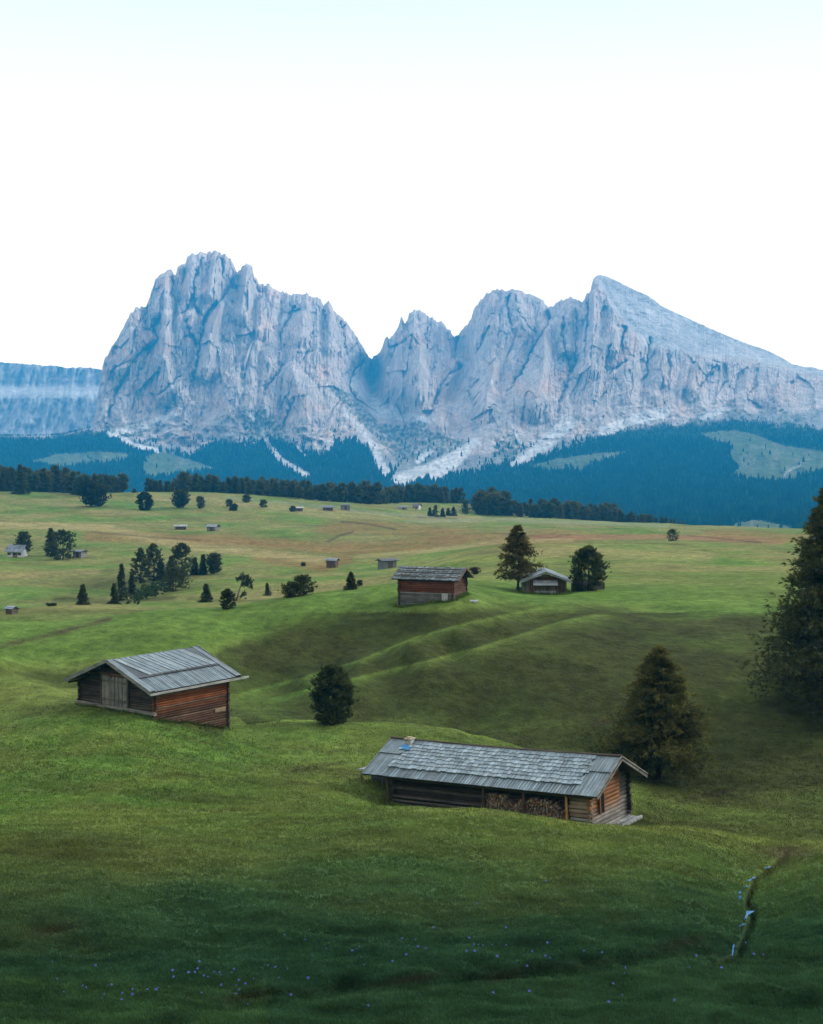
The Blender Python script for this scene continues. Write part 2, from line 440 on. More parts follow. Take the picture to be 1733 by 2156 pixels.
def meadow_colour(X, Y, px, py, R):
    n1 = fbm(X / 34, Y / 34, 4, 41); n2 = fbm(X / 9, Y / 9, 4, 43); n3 = fbm(X / 2.4, Y / 2.4, 3, 47)
    col = GREEN + (YGREEN - GREEN) * np.clip(.45 + n1 * 1.1 + n2 * .5, 0, 1)[..., None]

    def mix(c, m):
        nonlocal col
        m = np.clip(m, 0, 1)[..., None]; col = col * (1 - m) + c * m
    wob = n2 * 14 + n1 * 10
    nearm = R < 105
    midm = sstep(100, 110, R) * (1 - sstep(170, 225, R))
    farm = sstep(165, 235, R)
    # foreground: shade painted into the grass, darker towards the bottom of the slope
    mix(SHADE_GREEN, np.where(R < 84, .97 * (1 - sstep(38, 80, R + n2 * 8 + n1 * 6)), 0))
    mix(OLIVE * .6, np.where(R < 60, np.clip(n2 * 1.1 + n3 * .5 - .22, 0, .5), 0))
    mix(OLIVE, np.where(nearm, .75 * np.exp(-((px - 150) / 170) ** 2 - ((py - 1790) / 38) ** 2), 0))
    mix(YGREEN * 1.05, np.where((R > 72) & (R < 108), .5 * sstep(-.2, .4, n2), 0))
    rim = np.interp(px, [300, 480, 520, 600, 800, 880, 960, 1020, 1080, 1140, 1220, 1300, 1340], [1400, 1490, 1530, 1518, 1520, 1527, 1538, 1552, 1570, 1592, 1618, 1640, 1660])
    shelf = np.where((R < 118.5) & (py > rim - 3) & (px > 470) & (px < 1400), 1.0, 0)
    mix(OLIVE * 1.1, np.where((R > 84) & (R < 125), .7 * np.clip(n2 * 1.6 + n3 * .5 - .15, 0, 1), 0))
    mix(np.array([.13, .185, .036]), shelf * (R > 100) * np.exp(-np.clip(py - rim, 0, 400) / 26) * .85)  # light on the shelf rim painted as brighter green
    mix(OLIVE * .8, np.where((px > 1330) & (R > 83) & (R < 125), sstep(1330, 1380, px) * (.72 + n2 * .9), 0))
    mix(np.array([.135, .165, .036]), np.where((px > 1150) & (R < 83), .8 * np.exp(-np.clip(py - np.interp(px, [1100, 1220, 1400, 1500, 1580, 1650, 1733], [1722, 1738, 1745, 1752, 1768, 1786, 1776]), 0, 300) / 30), 0))  # crest light painted as brighter green, against the darkened dip behind
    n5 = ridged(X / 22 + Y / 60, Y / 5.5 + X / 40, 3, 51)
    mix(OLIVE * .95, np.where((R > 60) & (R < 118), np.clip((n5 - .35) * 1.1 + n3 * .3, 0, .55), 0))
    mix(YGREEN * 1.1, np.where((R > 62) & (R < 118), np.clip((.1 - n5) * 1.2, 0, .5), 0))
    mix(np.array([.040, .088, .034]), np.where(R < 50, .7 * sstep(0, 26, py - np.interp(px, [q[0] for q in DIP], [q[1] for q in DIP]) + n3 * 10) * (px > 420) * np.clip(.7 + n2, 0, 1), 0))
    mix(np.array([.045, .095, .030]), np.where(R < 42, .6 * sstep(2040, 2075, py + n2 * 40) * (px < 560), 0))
    d, _ = seg_dist(px, py + n3 * 12, DIP); mix(EARTH * .5, np.where(R < 60, .35 * np.exp(-(d / 9) ** 2) * np.clip(.6 + n2 * 1.5, 0, 1), 0))  # trough line darkened in the colour
    # rough slope of the hollow, its shade painted as dark olive
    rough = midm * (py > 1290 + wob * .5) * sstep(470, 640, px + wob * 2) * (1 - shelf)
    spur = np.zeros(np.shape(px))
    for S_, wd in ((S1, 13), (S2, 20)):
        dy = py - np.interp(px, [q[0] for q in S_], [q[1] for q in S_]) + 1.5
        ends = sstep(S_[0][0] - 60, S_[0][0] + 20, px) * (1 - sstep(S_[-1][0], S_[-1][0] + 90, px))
        spur = np.maximum(spur, ends * np.where(dy >= 0, np.exp(-np.maximum(dy, 0) / wd), np.exp(-(dy / 4) ** 2)))  # painted light: a paler band just below each spur crest
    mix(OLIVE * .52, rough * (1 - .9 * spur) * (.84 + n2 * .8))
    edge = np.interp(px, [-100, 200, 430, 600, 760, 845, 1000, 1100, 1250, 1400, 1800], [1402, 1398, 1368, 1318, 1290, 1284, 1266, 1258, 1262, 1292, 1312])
    mix(OLIVE * .60, midm * sstep(0, 26, py - edge + wob * .6) * (1 - .92 * spur) * (1 - shelf) * (1 - (px < 330) * sstep(1415, 1440, py + wob * .3 - (px - 23) * .2)) * (.8 + n2 * .7) * sstep(-80, 150, px + wob))  # shade of the slope under the meadow edge, painted in
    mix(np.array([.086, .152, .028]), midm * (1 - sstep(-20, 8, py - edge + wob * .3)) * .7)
    # bare track on the left
    d, _ = seg_dist(px, py, [(-40, 1372), (23, 1355), (100, 1338), (160, 1322), (230, 1303)], 1.6)
    mix(EARTH, midm * .95 * np.exp(-(d / 9) ** 2) * (.7 + n3))
    # fields far away
    n4 = fbm(X / 16 + Y / 40, Y / 30, 4, 49)
    mix(PALE, farm * np.clip(.4 + n1 * 1.2 + n4 * .6, 0, .85))
    mix(OLIVE, farm * np.clip(n4 * 1.3 - .12, 0, .6))
    mix(STRAW * .8, farm * np.clip(-n4 * 1.2 + n1 * .8 - .06, 0, .65))
    st = lambda pts, w, c, k, ys=2.2: mix(c, farm * k * np.exp(-(np.maximum(seg_dist(px, py + wob * .14, pts, ys)[0] - w * .5, 0) / (w * .6)) ** 2) * np.clip(.85 + n2 * .6, .2, 1.2))
    st([(200, 1128), (300, 1130), (400, 1136), (520, 1140), (640, 1150), (760, 1156), (860, 1150), (960, 1136)], 26, RUST, .9)
    st([(700, 1112), (780, 1108), (870, 1120), (960, 1124), (1010, 1135), (1200, 1132)], 30, RUST, .75)
    st([(560, 1172), (640, 1185), (680, 1192), (720, 1175)], 26, RUST, .9)
    st([(1130, 1131), (1400, 1130), (1520, 1134), (1640, 1140)], 13, np.array([.24, .13, .07]), .9)
    st([(1500, 1122), (1733, 1135)], 18, RUST, .7)
    st([(-100, 1104), (60, 1106), (150, 1108), (220, 1112), (300, 1130), (380, 1148), (480, 1158), (600, 1170), (680, 1180)], 18, STRAW, .95)
    st([(-60, 1215), (100, 1210), (200, 1204)], 13, STRAW, .8)
    st([(760, 1172), (900, 1160), (1060, 1140), (1200, 1138)], 9, STRAW, .7)
    st([(300, 1046), (420, 1052), (560, 1066), (680, 1080), (800, 1086), (1000, 1092)], 16, STRAW, .6)
    st([(1150, 1160), (1300, 1166), (1480, 1172)], 26, STRAW, .5)
    st([(860, 1098), (1050, 1094), (1400, 1107)], 8, np.array([.2, .23, .12]), .7)
    st([(480, 1048), (560, 1056), (680, 1066), (790, 1080), (920, 1090)], 5, np.array([.16, .2, .13]), .6)
    st([(820, 1190), (960, 1178), (1150, 1180)], 16, YGREEN * 1.25, .6)
    for pts, k in (([(720, 1098), (780, 1104), (832, 1115)], .8), ([(690, 1140), (715, 1128), (742, 1120)], .8), ([(200, 1121), (320, 1131), (420, 1138)], .6), ([(1040, 1122), (1160, 1132), (1200, 1126)], .45), ([(880, 1088), (960, 1092)], .5),
                   ([(1450, 1128), (1600, 1142)], .5)):
        d, _ = seg_dist(px, py, pts, 2.0); mix(EARTH, farm * k * np.exp(-(d / 3.4) ** 2))
    mix(OLIVE * .8, farm * .85 * np.exp(-((px - 270) / 140) ** 2 - ((py - 1228) / 26) ** 2))
    st([(-60, 1291), (100, 1287), (250, 1289), (340, 1288)], 10, OLIVE * .75, .8)  # hollows of the valley folds painted darker, standing in for their shade
    st([(120, 1262), (240, 1268), (360, 1258)], 10, OLIVE * .7, .8)
    st([(400, 1262), (560, 1266), (700, 1252)], 8, OLIVE * .8, .6)
    # brook banks, small bare scars
    d, _ = seg_dist(px, py, BROOK); mix(EARTH * .3, np.where(R < 86, .9 * np.exp(-(d / 6) ** 2) * (.8 + n3), 0))
    mix(EARTH * 1.3, np.where(R < 95, .7 * np.exp(-((px - 1660) / 60) ** 2 - ((py - 1795) / 15) ** 2), 0))
    for x0, y0, sx, sy in ((1275, 1522, 34, 6), (700, 1610, 30, 6), (1500, 1672, 60, 7), (860, 2065, 60, 10), (1060, 2060, 40, 10), (1440, 1985, 50, 10), (520, 2100, 60, 12), (100, 1960, 60, 14), (640, 1620, 40, 8)):
        mix(EARTH * .6, np.where(R < 130, .6 * np.exp(-((px - x0 + n3 * 12) / sx) ** 2 - ((py - y0 + (px - x0) * .2 + n3 * 8) / sy) ** 2), 0))
    col = col * (1 + n3[..., None] * .25)
    return np.clip(col, .005, 1)


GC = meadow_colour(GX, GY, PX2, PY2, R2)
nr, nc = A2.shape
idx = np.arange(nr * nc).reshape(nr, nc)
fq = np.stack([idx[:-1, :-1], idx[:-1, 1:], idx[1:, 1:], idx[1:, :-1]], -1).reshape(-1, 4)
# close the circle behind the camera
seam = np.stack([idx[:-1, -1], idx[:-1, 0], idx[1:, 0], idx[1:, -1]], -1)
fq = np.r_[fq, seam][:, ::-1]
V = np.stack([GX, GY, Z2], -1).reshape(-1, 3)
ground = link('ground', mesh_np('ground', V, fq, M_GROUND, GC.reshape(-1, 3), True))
tag(ground, kind='structure')

# ------------------------------------------------------------------ mountains
a1 = lambda pts: [(x / 2, 494 + y / 2) for x, y in pts]
a2 = lambda pts: [(866.5 + x / 2, 494 + y / 2) for x, y in pts]
RIDGE = [(-260, 912), (60, 918), (130, 915), (192, 900)] + a1([(395, 800), (410, 690), (424, 600), (430, 560), (440, 530), (455, 505), (490, 450), (520, 400), (535, 365), (550, 340), (575, 310), (600, 312), (615, 310), (625, 280), (640, 235), (655, 195), (680, 170), (700, 160),
    (722, 160), (738, 172), (750, 145), (765, 130), (780, 125), (790, 100), (810, 88), (840, 82), (860, 86), (880, 78), (905, 76), (930, 86), (950, 90), (962, 112), (972, 105), (985, 140), (995, 160), (1012, 155), (1025, 135), (1045, 130), (1062, 145),
    (1068, 180), (1080, 195), (1095, 215), (1120, 222), (1128, 210), (1140, 225), (1165, 240), (1200, 252), (1240, 258), (1285, 263), (1292, 250), (1300, 265), (1330, 270), (1350, 278), (1362, 310), (1370, 292), (1385, 288), (1398, 300), (1405, 330), (1430, 350),
    (1460, 375), (1480, 405), (1500, 435), (1520, 470), (1540, 500), (1560, 528), (1580, 520), (1605, 490), (1620, 450), (1628, 430), (1640, 442), (1660, 430), (1680, 385), (1690, 350), (1705, 378), (1715, 370), (1725, 337)]) + \
    a2([(0, 335), (15, 320), (40, 330), (65, 345), (75, 360), (85, 350), (100, 366), (110, 374), (125, 370), (140, 386), (150, 400), (165, 415), (182, 442), (192, 434), (215, 405), (235, 380), (250, 365), (262, 320), (275, 300), (300, 270), (320, 250), (345, 243), (370, 237), (390, 242),
        (402, 254), (412, 240), (425, 235), (445, 238), (470, 250), (500, 262), (530, 272), (555, 285), (565, 305), (575, 315), (600, 302), (625, 288), (650, 275), (665, 272), (690, 278), (710, 290), (725, 285), (738, 258), (752, 245), (758, 220), (765, 195), (780, 178),
        (798, 170), (815, 175), (850, 190), (900, 215), (950, 240), (980, 250), (1000, 260), (1050, 300), (1100, 325), (1200, 370), (1300, 415), (1400, 455), (1500, 490), (1550, 515), (1600, 545), (1650, 558), (1687, 560), (1800, 590), (2200, 700)])
RX = np.array([p[0] for p in RIDGE]); RY = np.array([p[1] for p in RIDGE])
mpx = np.arange(-210, 1950, 1.9)
ridge_y = np.interp(mpx, RX, RY)
jag = np.clip(ridged(mpx / 11, mpx * 0 + 3.3, 2, 71) * 5.5 + ridged(mpx / 4.5, mpx * 0 + 1.3, 2, 72) * 3.2, -2, 12)
ridge_y = ridge_y - jag * np.where(mpx > 1262, .25, 1) * sstep(205, 225, mpx)
# foot of the rock: where cliffs give way to scree and forest
FOOT = [(-260, 930), (0, 932), (150, 930), (187, 918), (215, 908), (300, 925), (390, 940), (500, 935), (600, 950), (700, 940), (850, 965), (980, 960), (1100, 950), (1250, 915), (1400, 888), (1560, 872), (1733, 870), (1950, 880)]
foot = np.interp(mpx, [p[0] for p in FOOT], [p[1] for p in FOOT])
NLOW, NUP = 130, 330
rows = []
for k in range(NLOW): rows.append(1135 + (foot - 1135) * (k / NLOW))
for k in range(NUP): rows.append(foot + (np.minimum(ridge_y, foot - 1) - foot) * (k / (NUP - 1)))
MPY = np.array(rows); MPX = np.broadcast_to(mpx, MPY.shape)
hl = np.clip((1135 - MPY) / (1135 - foot), 0, 1); hu = np.clip((foot - MPY) / np.maximum(foot - ridge_y, 2), 0, 1)
Ybase = 4700 + 250 * np.sin(MPX / 210.)
yr = np.interp(mpx, [-260, 187, 230, 450, 620, 780, 870, 962, 1060, 1150, 1260, 1500, 1733, 1950], [5300, 5200, 5450, 6050, 6150, 6350, 6300, 6500, 6250, 6250, 6050, 6000, 5800, 5700])
lowmix = np.interp(mpx, [0, 700, 1000, 1733], [2500, 2400, 1950, 1750])
MY = np.where(MPY >= foot, lowmix + (Ybase - lowmix) * hl ** .85, Ybase + (yr - Ybase) * hu ** .92)
# relief, in metres towards the viewer
D = np.zeros(MPY.shape)
rockm = sstep(0, .30, hu) * sstep(205, 225, MPX + (MPY - 900) * .05)
wx = MPX + fbm(MPX / 60, MPY / 80, 2, 81) * 8; wy = MPY + fbm(MPX / 60, MPY / 80, 2, 83) * 12
slab_edge = np.interp(MPX, [866.5 + x / 2 for x in (700, 760, 800, 850, 920, 1000, 1200, 1400, 1687, 2000)], [494 + y / 2 for y in (150, 180, 215, 310, 400, 470, 505, 525, 590, 700)])
slab = sstep(-8, 12, slab_edge - MPY) * (MPX > 1240)
crack = lambda a, b, sd, k: np.clip(1 - np.abs(pnoise(a, b, sd)) * k, 0, 1)
D += rockm * (1 - .9 * slab) * (billow((wx + wy * .12) / 56, wy / 330, 1, 91) * 70 + ridged((wx + wy * .3) / 105, wy / 280, 1, 95) * 50 + facets((wx + wy * .18) / 30, (wy - wx * .2) / 78, 88, 26, 30) + facets((wx - wy * .12) / 12.5, (wy + wx * .2) / 34, 87, 10, 13) + facets(wx / 6, wy / 12, 86, 4, 6)
    - 17 * crack((wx + wy * .1) / 15, wy / 190, 92, 8) - 9 * crack((wx - wy * .12) / 7, wy / 90, 90, 6) + fbm(MPX / 10, MPY / 12, 3, 93) * 7)
D += rockm * slab * (fbm(MPX / 40, MPY / 18, 4, 99) * 30 + fbm((MPX * .5 + MPY) / 10, (MPX - MPY) / 60, 3, 98) * 14)
D += sstep(0, .4, hl) * (1 - rockm) * (ridged(wx / 55, wy / 40, 3, 101) * 60 + fbm(wx / 14, wy / 12, 2, 103) * 14 + ridged(wx / 24, wy / 30, 2, 104) * 20)
D += (fbm(MPX / 120, MPY / 60, 3, 105) * 120) * (1 - rockm) * (1 - sstep(.75, 1, hl))

GULLY = [
    (a1([(850, 90), (815, 180), (810, 240), (790, 300), (760, 335)]), 6, 150), (a1([(815, 240), (825, 300), (850, 345)]), 6, 110),
    (a1([(990, 160), (965, 220), (935, 270), (890, 300), (862, 350), (850, 410), (835, 460), (825, 540), (800, 620), (785, 700)]), 8, 190),
    (a1([(790, 350), (800, 400), (825, 450)]), 6, 90), (a1([(930, 90), (935, 150), (940, 180), (960, 200)]), 5, 90), (a1([(735, 172), (735, 230), (725, 270)]), 5, 100),
    (a1([(675, 330), (640, 380), (660, 440), (610, 480), (560, 520), (520, 600), (480, 680)]), 9, 130), (a1([(620, 305), (610, 340), (620, 400)]), 5, 80),
    (a1([(1066, 180), (1075, 230), (1100, 260), (1110, 330)]), 6, 100), (a1([(1250, 300), (1230, 350), (1190, 420), (1180, 500)]), 8, 120), (a1([(1310, 400), (1300, 480), (1260, 540)]), 6, 80),
    (a1([(1362, 310), (1370, 360), (1390, 430)]), 5, 90), (a1([(1430, 360), (1455, 470), (1470, 520)]), 6, 90), (a1([(1195, 540), (1150, 610), (1110, 660)]), 7, 90), (a1([(1240, 680), (1210, 760), (1180, 830)]), 9, 90),
    (a1([(770, 590), (700, 650), (650, 690)]), 7, 80), (a1([(560, 528), (480, 560), (440, 640)]), 6, 60), (a1([(1558, 525), (1500, 560), (1480, 610), (1470, 640), (1500, 690), (1600, 760)]), 13, 190),
    (a1([(500, 620), (470, 720), (440, 800)]), 8, 90), (a1([(640, 470), (600, 560), (560, 640)]), 7, 80),
    (a2([(402, 250), (405, 330), (430, 420)]), 6, 130), (a2([(572, 318), (585, 360), (570, 390), (520, 470), (470, 570), (430, 630), (395, 700)]), 10, 190), (a2([(640, 345), (630, 420), (645, 500), (665, 570), (650, 640), (620, 700), (605, 780)]), 9, 180),
    (a2([(700, 300), (695, 470), (690, 540), (660, 620)]), 6, 110), (a2([(735, 270), (740, 380), (735, 470), (720, 560)]), 7, 130), (a2([(905, 385), (890, 440), (897, 520)]), 7, 150), (a2([(835, 450), (815, 540), (820, 600)]), 8, 150),
    (a2([(920, 530), (860, 570), (830, 600)]), 6, 110), (a2([(1000, 420), (995, 500), (985, 590), (960, 620)]), 7, 140), (a2([(1085, 480), (1090, 560), (1080, 620)]), 6, 80), (a2([(1280, 540), (1240, 600), (1190, 680)]), 9, 130), (a2([(250, 600), (245, 720)]), 7, 110),
    (a2([(275, 610), (250, 660)]), 5, 70), (a2([(184, 440), (190, 520), (210, 560), (160, 590), (100, 700), (60, 800)]), 10, 170), (a2([(330, 380), (290, 450), (270, 500)]), 7, 90), (a2([(1460, 560), (1460, 640), (1400, 700)]), 8, 90),
    (a2([(1600, 620), (1610, 690)]), 8, 80), (a2([(1320, 540), (1330, 620), (1270, 700)]), 8, 80), (a2([(440, 250), (450, 330), (500, 400), (540, 420)]), 6, 80), (a2([(-15, 360), (-20, 440), (10, 520)]), 6, 80), (a2([(75, 360), (60, 440), (70, 520)]), 6, 80),
    (a1([(1690, 400), (1670, 480), (1640, 560)]), 6, 90)]
gmask = np.zeros(MPY.shape)
gx_w = wx * .6 + MPX * .4 + pnoise(MPX / 9, MPY / 13, 121) * 4.5 + pnoise(MPX / 4, MPY / 6, 122) * 1.6
gy_w = wy * .6 + MPY * .4
for gi, (pts, w, dep) in enumerate(GULLY):
    d, t = seg_dist(gx_w, gy_w, pts)
    xl = np.interp(gy_w, [q[1] for q in sorted(pts, key=lambda q: q[1])], [q[0] for q in sorted(pts, key=lambda q: q[1])])
    side = np.where(gx_w > xl, 1.0, -1.0) * (1 if gi % 2 else -1)
    fade = sstep(-.02, .10, t) * (1 - sstep(.7, 1.02, t) * .85)
    fade = np.where((t <= .001) | (t >= .999), fade * np.exp(-(d / (w * .8)) ** 2), fade)
    D += .75 * fade * dep * (.34 * side * np.exp(-d / (w * 2.6)) - .42 * np.exp(-(d / (w * .38)) ** 2) - .22 * np.exp(-(d / (w * 1.3)) ** 2))
# bold buttresses: apex, foot, half-width at the foot, thrust
BUTT = [(a1([(905, 95), (880, 250)]), 20, 80), (a1([(1045, 140), (1010, 330)]), 26, 110), (a1([(1105, 260), (1095, 400)]), 24, 90), (a1([(700, 180), (690, 330)]), 26, 80), (a1([(930, 290), (890, 430), (870, 560)]), 34, 120), (a1([(700, 340), (690, 520), (720, 640)]), 44, 120),
        (a1([(1290, 290), (1270, 420)]), 26, 90), (a1([(1385, 310), (1400, 470)]), 24, 80), (a1([(1230, 560), (1300, 780)]), 60, 90), (a1([(550, 400), (510, 560)]), 30, 80), (a1([(1000, 640), (1020, 720)]), 60, 70),
        (a2([(560, 385), (560, 560), (520, 700)]), 50, 220), (a2([(610, 370), (640, 480)]), 20, 90), (a2([(655, 350), (670, 480)]), 20, 110), (a2([(345, 255), (330, 380)]), 24, 80), (a2([(440, 250), (470, 380)]), 28, 80), (a2([(190, 530), (140, 700), (120, 800)]), 30, 130),
        (a2([(350, 560), (310, 720)]), 40, 120), (a2([(770, 250), (760, 400), (740, 560)]), 30, 120), (a2([(860, 400), (850, 480)]), 24, 90), (a2([(1050, 480), (1060, 600)]), 30, 80), (a2([(1210, 540), (1180, 640)]), 34, 100), (a2([(1420, 580), (1400, 740)]), 34, 90), (a2([(1550, 630), (1560, 720)]), 34, 80),
        (a2([(10, 340), (0, 560)]), 30, 100), (a2([(40, 480), (30, 640)]), 40, 90)]
for pts, w, th in BUTT:
    d, t = seg_dist(wx * .5 + MPX * .5, wy * .5 + MPY * .5, pts)
    D += th * 1.25 * np.clip(1 - d / (w * (.3 + .7 * t)), 0, 1)
d, t = seg_dist(MPX, MPY, [(780, 740), (778, 790), (795, 835), (835, 880), (850, 960)])
D -= 520 * np.exp(-(d / 38) ** 2) * sstep(735, 790, MPY) * (1 - sstep(900, 990, MPY))
d, t = seg_dist(MPX, MPY, [(962, 705), (975, 760), (965, 800), (915, 880)])
D -= 200 * np.exp(-(d / 16) ** 2) * (1 - sstep(840, 900, MPY))
D *= sstep(0, .02, 1 - hu) * .6 + .4
MYD = MY - D * 1.15
rx, rz = ray(MPX, MPY)
MV = np.stack([rx * MYD, MYD, rz * MYD], -1)
# mountain colours: pale limestone, ochre scars, scree, scrub, meadow, forest floor
n1 = fbm(MPX / 30, MPY / 30, 4, 111); n2 = fbm(MPX / 8, MPY / 8, 4, 113); n3 = fbm(MPX / 7, MPY / 40, 4, 115)
MC = np.broadcast_to(np.array([.66, .555, .485]), MPY.shape + (3,)).copy()


def mmix(c, m):
    global MC
    m = np.clip(m, 0, 1)[..., None]; MC = MC * (1 - m) + np.array(c) * m


mmix([.74, .52, .40], np.clip(fbm(MPX / 90, MPY / 70, 3, 117) * 1.2 + n1 * .9 + n3 * .6 - .02, 0, .85))
mmix([.42, .405, .40], np.clip(-n1 * .7 - n3 * .9, 0, .6))
for (x, y, sx, sy, k) in [(550, 680, 24, 34, .8), (450, 660, 16, 34, .7), (325, 815, 16, 26, .8), (690, 915, 26, 14, .8), (625, 855, 14, 20, .7), (440, 840, 16, 24, .5), (300, 700, 22, 40, .4), (935, 830, 14, 50, .8), (955, 760, 10, 24, .6), (1150, 690, 12, 30, .6), (1110, 835, 20, 6, .7),
                           (1185, 800, 8, 14, .6), (1465, 800, 20, 26, .8), (1580, 820, 14, 26, .6), (1635, 820, 14, 22, .5), (1310, 740, 12, 14, .6), (1400, 770, 14, 26, .5), (490, 580, 40, 50, .3)]:
    mmix([.72, .50, .36], k * np.exp(-((wx - x) / sx) ** 2 - ((wy - y) / sy) ** 2) * (.7 + n2))
mmix([.60, .57, .54], slab * .8)
mmix([.22, .22, .225], np.clip(n3 * .9 - .3, 0, .5) * rockm)
below = sstep(-14, 10, MPY - foot + n1 * 30)
mmix([.29, .285, .27], below * (.95 - np.clip(n2, 0, .5)) * (MPY < 1020))
# forest limit
FTOP = [(-260, 912), (0, 915), (100, 922), (170, 905), (215, 910), (250, 918), (275, 940), (330, 948), (390, 957), (430, 938), (455, 930), (500, 936), (540, 934), (565, 920), (600, 930), (640, 950), (690, 952), (700, 933), (745, 926), (775, 940), (800, 975), (850, 1004), (990, 998), (1050, 978), (1080, 970), (1130, 958), (1200, 940),
        (1320, 905), (1400, 897), (1480, 890), (1560, 885), (1600, 890), (1733, 902), (1950, 915)]
ftop = np.interp(MPX, [p[0] for p in FTOP], [p[1] for p in FTOP])
forest = sstep(-7, 7, MPY - ftop + n1 * 12 + n2 * 8)
fringe = np.clip(sstep(-34, 6, MPY - ftop + n1 * 26 + n2 * 20), 0, 1) * (MPY < 1040)
scrub = np.clip(sstep(-80, 0, MPY - ftop + n1 * 60) * (.0 + n2 * 1.8 + n1 * .7), 0, .8) * (1 - slab)
for poly in ([(500, 865), (560, 862), (600, 905), (640, 960), (700, 990), (560, 1000), (520, 920)], [(690, 812), (740, 830), (800, 890), (850, 900), (900, 880), (905, 905), (850, 985), (800, 930), (740, 870)], [(215, 905), (330, 885), (345, 895), (300, 915), (260, 925)], [(850, 940), (900, 905), (960, 925), (1000, 930), (980, 950), (880, 985)], [(1040, 940), (1090, 905), (1105, 945), (1060, 975)]):
    scrub = np.maximum(scrub, in_poly(MPX + n2 * 16, MPY + n2 * 12, poly) * np.clip(.6 + n2 * 1.4, 0, .85))
mmix([.085, .105, .05], scrub)
SCREE = [  # polylines (x, y, half-width)
    ([(522, 868), (545, 895), (565, 935), (590, 968), (645, 1000)], 5, 9), ([(715, 855), (742, 884), (768, 912), (790, 945), (800, 975), (812, 994)], 5, 13), ([(740, 800), (800, 870), (860, 880)], 13, 10), ([(790, 845), (840, 870), (900, 885)], 12, 8),
    ([(1195, 890), (1150, 930), (1105, 965), (1080, 978)], 24, 8), ([(1000, 930), (960, 960), (900, 990), (840, 1010)], 12, 20), ([(985, 945), (950, 980), (915, 1004)], 14, 14), ([(1400, 868), (1330, 885), (1270, 908)], 17, 14), ([(1075, 890), (1095, 930), (1110, 945)], 4, 3),
    ([(365, 872), (310, 895), (235, 912)], 8, 12), ([(255, 920), (280, 938), (330, 948)], 7, 7), ([(690, 950), (696, 930)], 6, 10), ([(625, 940), (640, 960)], 3, 4), ([(905, 950), (880, 970)], 8, 10), ([(1530, 860), (1480, 880)], 8, 8), ([(600, 670), (585, 680)], 8, 6)]
scree = np.zeros(MPY.shape)
for pts, w0, w1 in SCREE:
    d, t = seg_dist(MPX + n2 * 8, MPY + n2 * 5, pts)
    scree = np.maximum(scree, 1 - sstep(.6, 1.15, d / (.85 * (w0 + (w1 - w0) * t))))
mmix([.80, .77, .72], scree * .92 * (1 - np.clip(n2 * 1.1, 0, .5)))
MEAD = [[(300, 985), (310, 958), (345, 952), (400, 968), (450, 985), (420, 992), (340, 1002), (305, 1003)], [(60, 972), (110, 958), (200, 950), (275, 955), (270, 968), (200, 975), (110, 985)],
        [(1110, 984), (1160, 968), (1250, 955), (1330, 950), (1300, 963), (1250, 975), (1220, 990), (1190, 986), (1160, 991)],
        [(1475, 912), (1545, 905), (1590, 915), (1650, 938), (1733, 950), (1960, 960), (1960, 1000), (1733, 990), (1690, 1002), (1650, 1012), (1590, 1012), (1540, 1000), (1555, 985), (1535, 960), (1545, 945), (1500, 925)],
        [(1530, 1112), (1560, 1098), (1600, 1095), (1660, 1108), (1690, 1140), (1500, 1140)]]
mead = np.zeros(MPY.shape, bool)
for poly in MEAD: mead |= in_poly(MPX + n2 * 7, MPY + n2 * 4, poly)
forest = forest * (1 - mead) * (1 - np.clip(scree * 1.6, 0, 1))
mmix([.014, .03, .012], forest)
mmix([.13, .165, .07], mead * (1 - np.clip(n1, 0, .4)))
mmix([.42, .40, .37], (np.exp(-(seg_dist(MPX, MPY, [(1685, 980), (1670, 986), (1655, 996), (1650, 1006)])[0] / 2.4) ** 2)) * .8)
# back side
bk = MV[-1].copy(); bk1 = bk.copy(); bk1[:, 1] += 260; bk1[:, 0] *= bk1[:, 1] / bk[:, 1]; bk1[:, 2] -= 220
bk2 = bk.copy(); bk2[:, 1] += 1500; bk2[:, 0] *= bk2[:, 1] / bk[:, 1]; bk2[:, 2] = -230
MVA = np.concatenate([MV, bk1[None], bk2[None]]); MCA = np.concatenate([MC, MC[-1:], MC[-1:]])
nr_, nc_ = MVA.shape[:2]
mi = np.arange(nr_ * nc_).reshape(nr_, nc_)
mf = np.stack([mi[:-1, :-1], mi[:-1, 1:], mi[1:, 1:], mi[1:, :-1]], -1)
fx = (MPX[0, :-1] + MPX[0, 1:]) / 2
fyy = np.concatenate([MPY, MPY[-1:], MPY[-1:]])[:-1, :-1]
b1 = np.interp(fyy, [500, 757, 830, 880, 960, 1140], [780, 780, 742, 840, 850, 850]); b2 = np.interp(fyy, [500, 712, 760, 800, 900, 960, 1140], [963, 963, 968, 940, 900, 860, 851])
seg = np.where(fx[None] < b1, 0, np.where(fx[None] < b2, 1, 2))
low = fyy > foot[None, :-1] + 6
seg = np.where(low, 3, seg)
names = [('mountain', 'tall grey limestone massif with a broad blunt summit and deep gullies'), ('mountain', 'small grey peak with splintered towers between two saddles'), ('mountain', 'long grey limestone massif ending in a pale slanting slab summit'), ('hills', None)]
for k, (nm, lb) in enumerate(names):
    ff = mf[seg == k].reshape(-1, 4)
    used = np.unique(ff); rem = np.zeros(nr_ * nc_, np.int64); rem[used] = np.arange(len(used))
    o = link(nm, mesh_np(nm, MVA.reshape(-1, 3)[used], rem[ff], M_ROCK, MCA.reshape(-1, 3)[used], k == 3))
    tag(o, lb, None, None, 'structure')

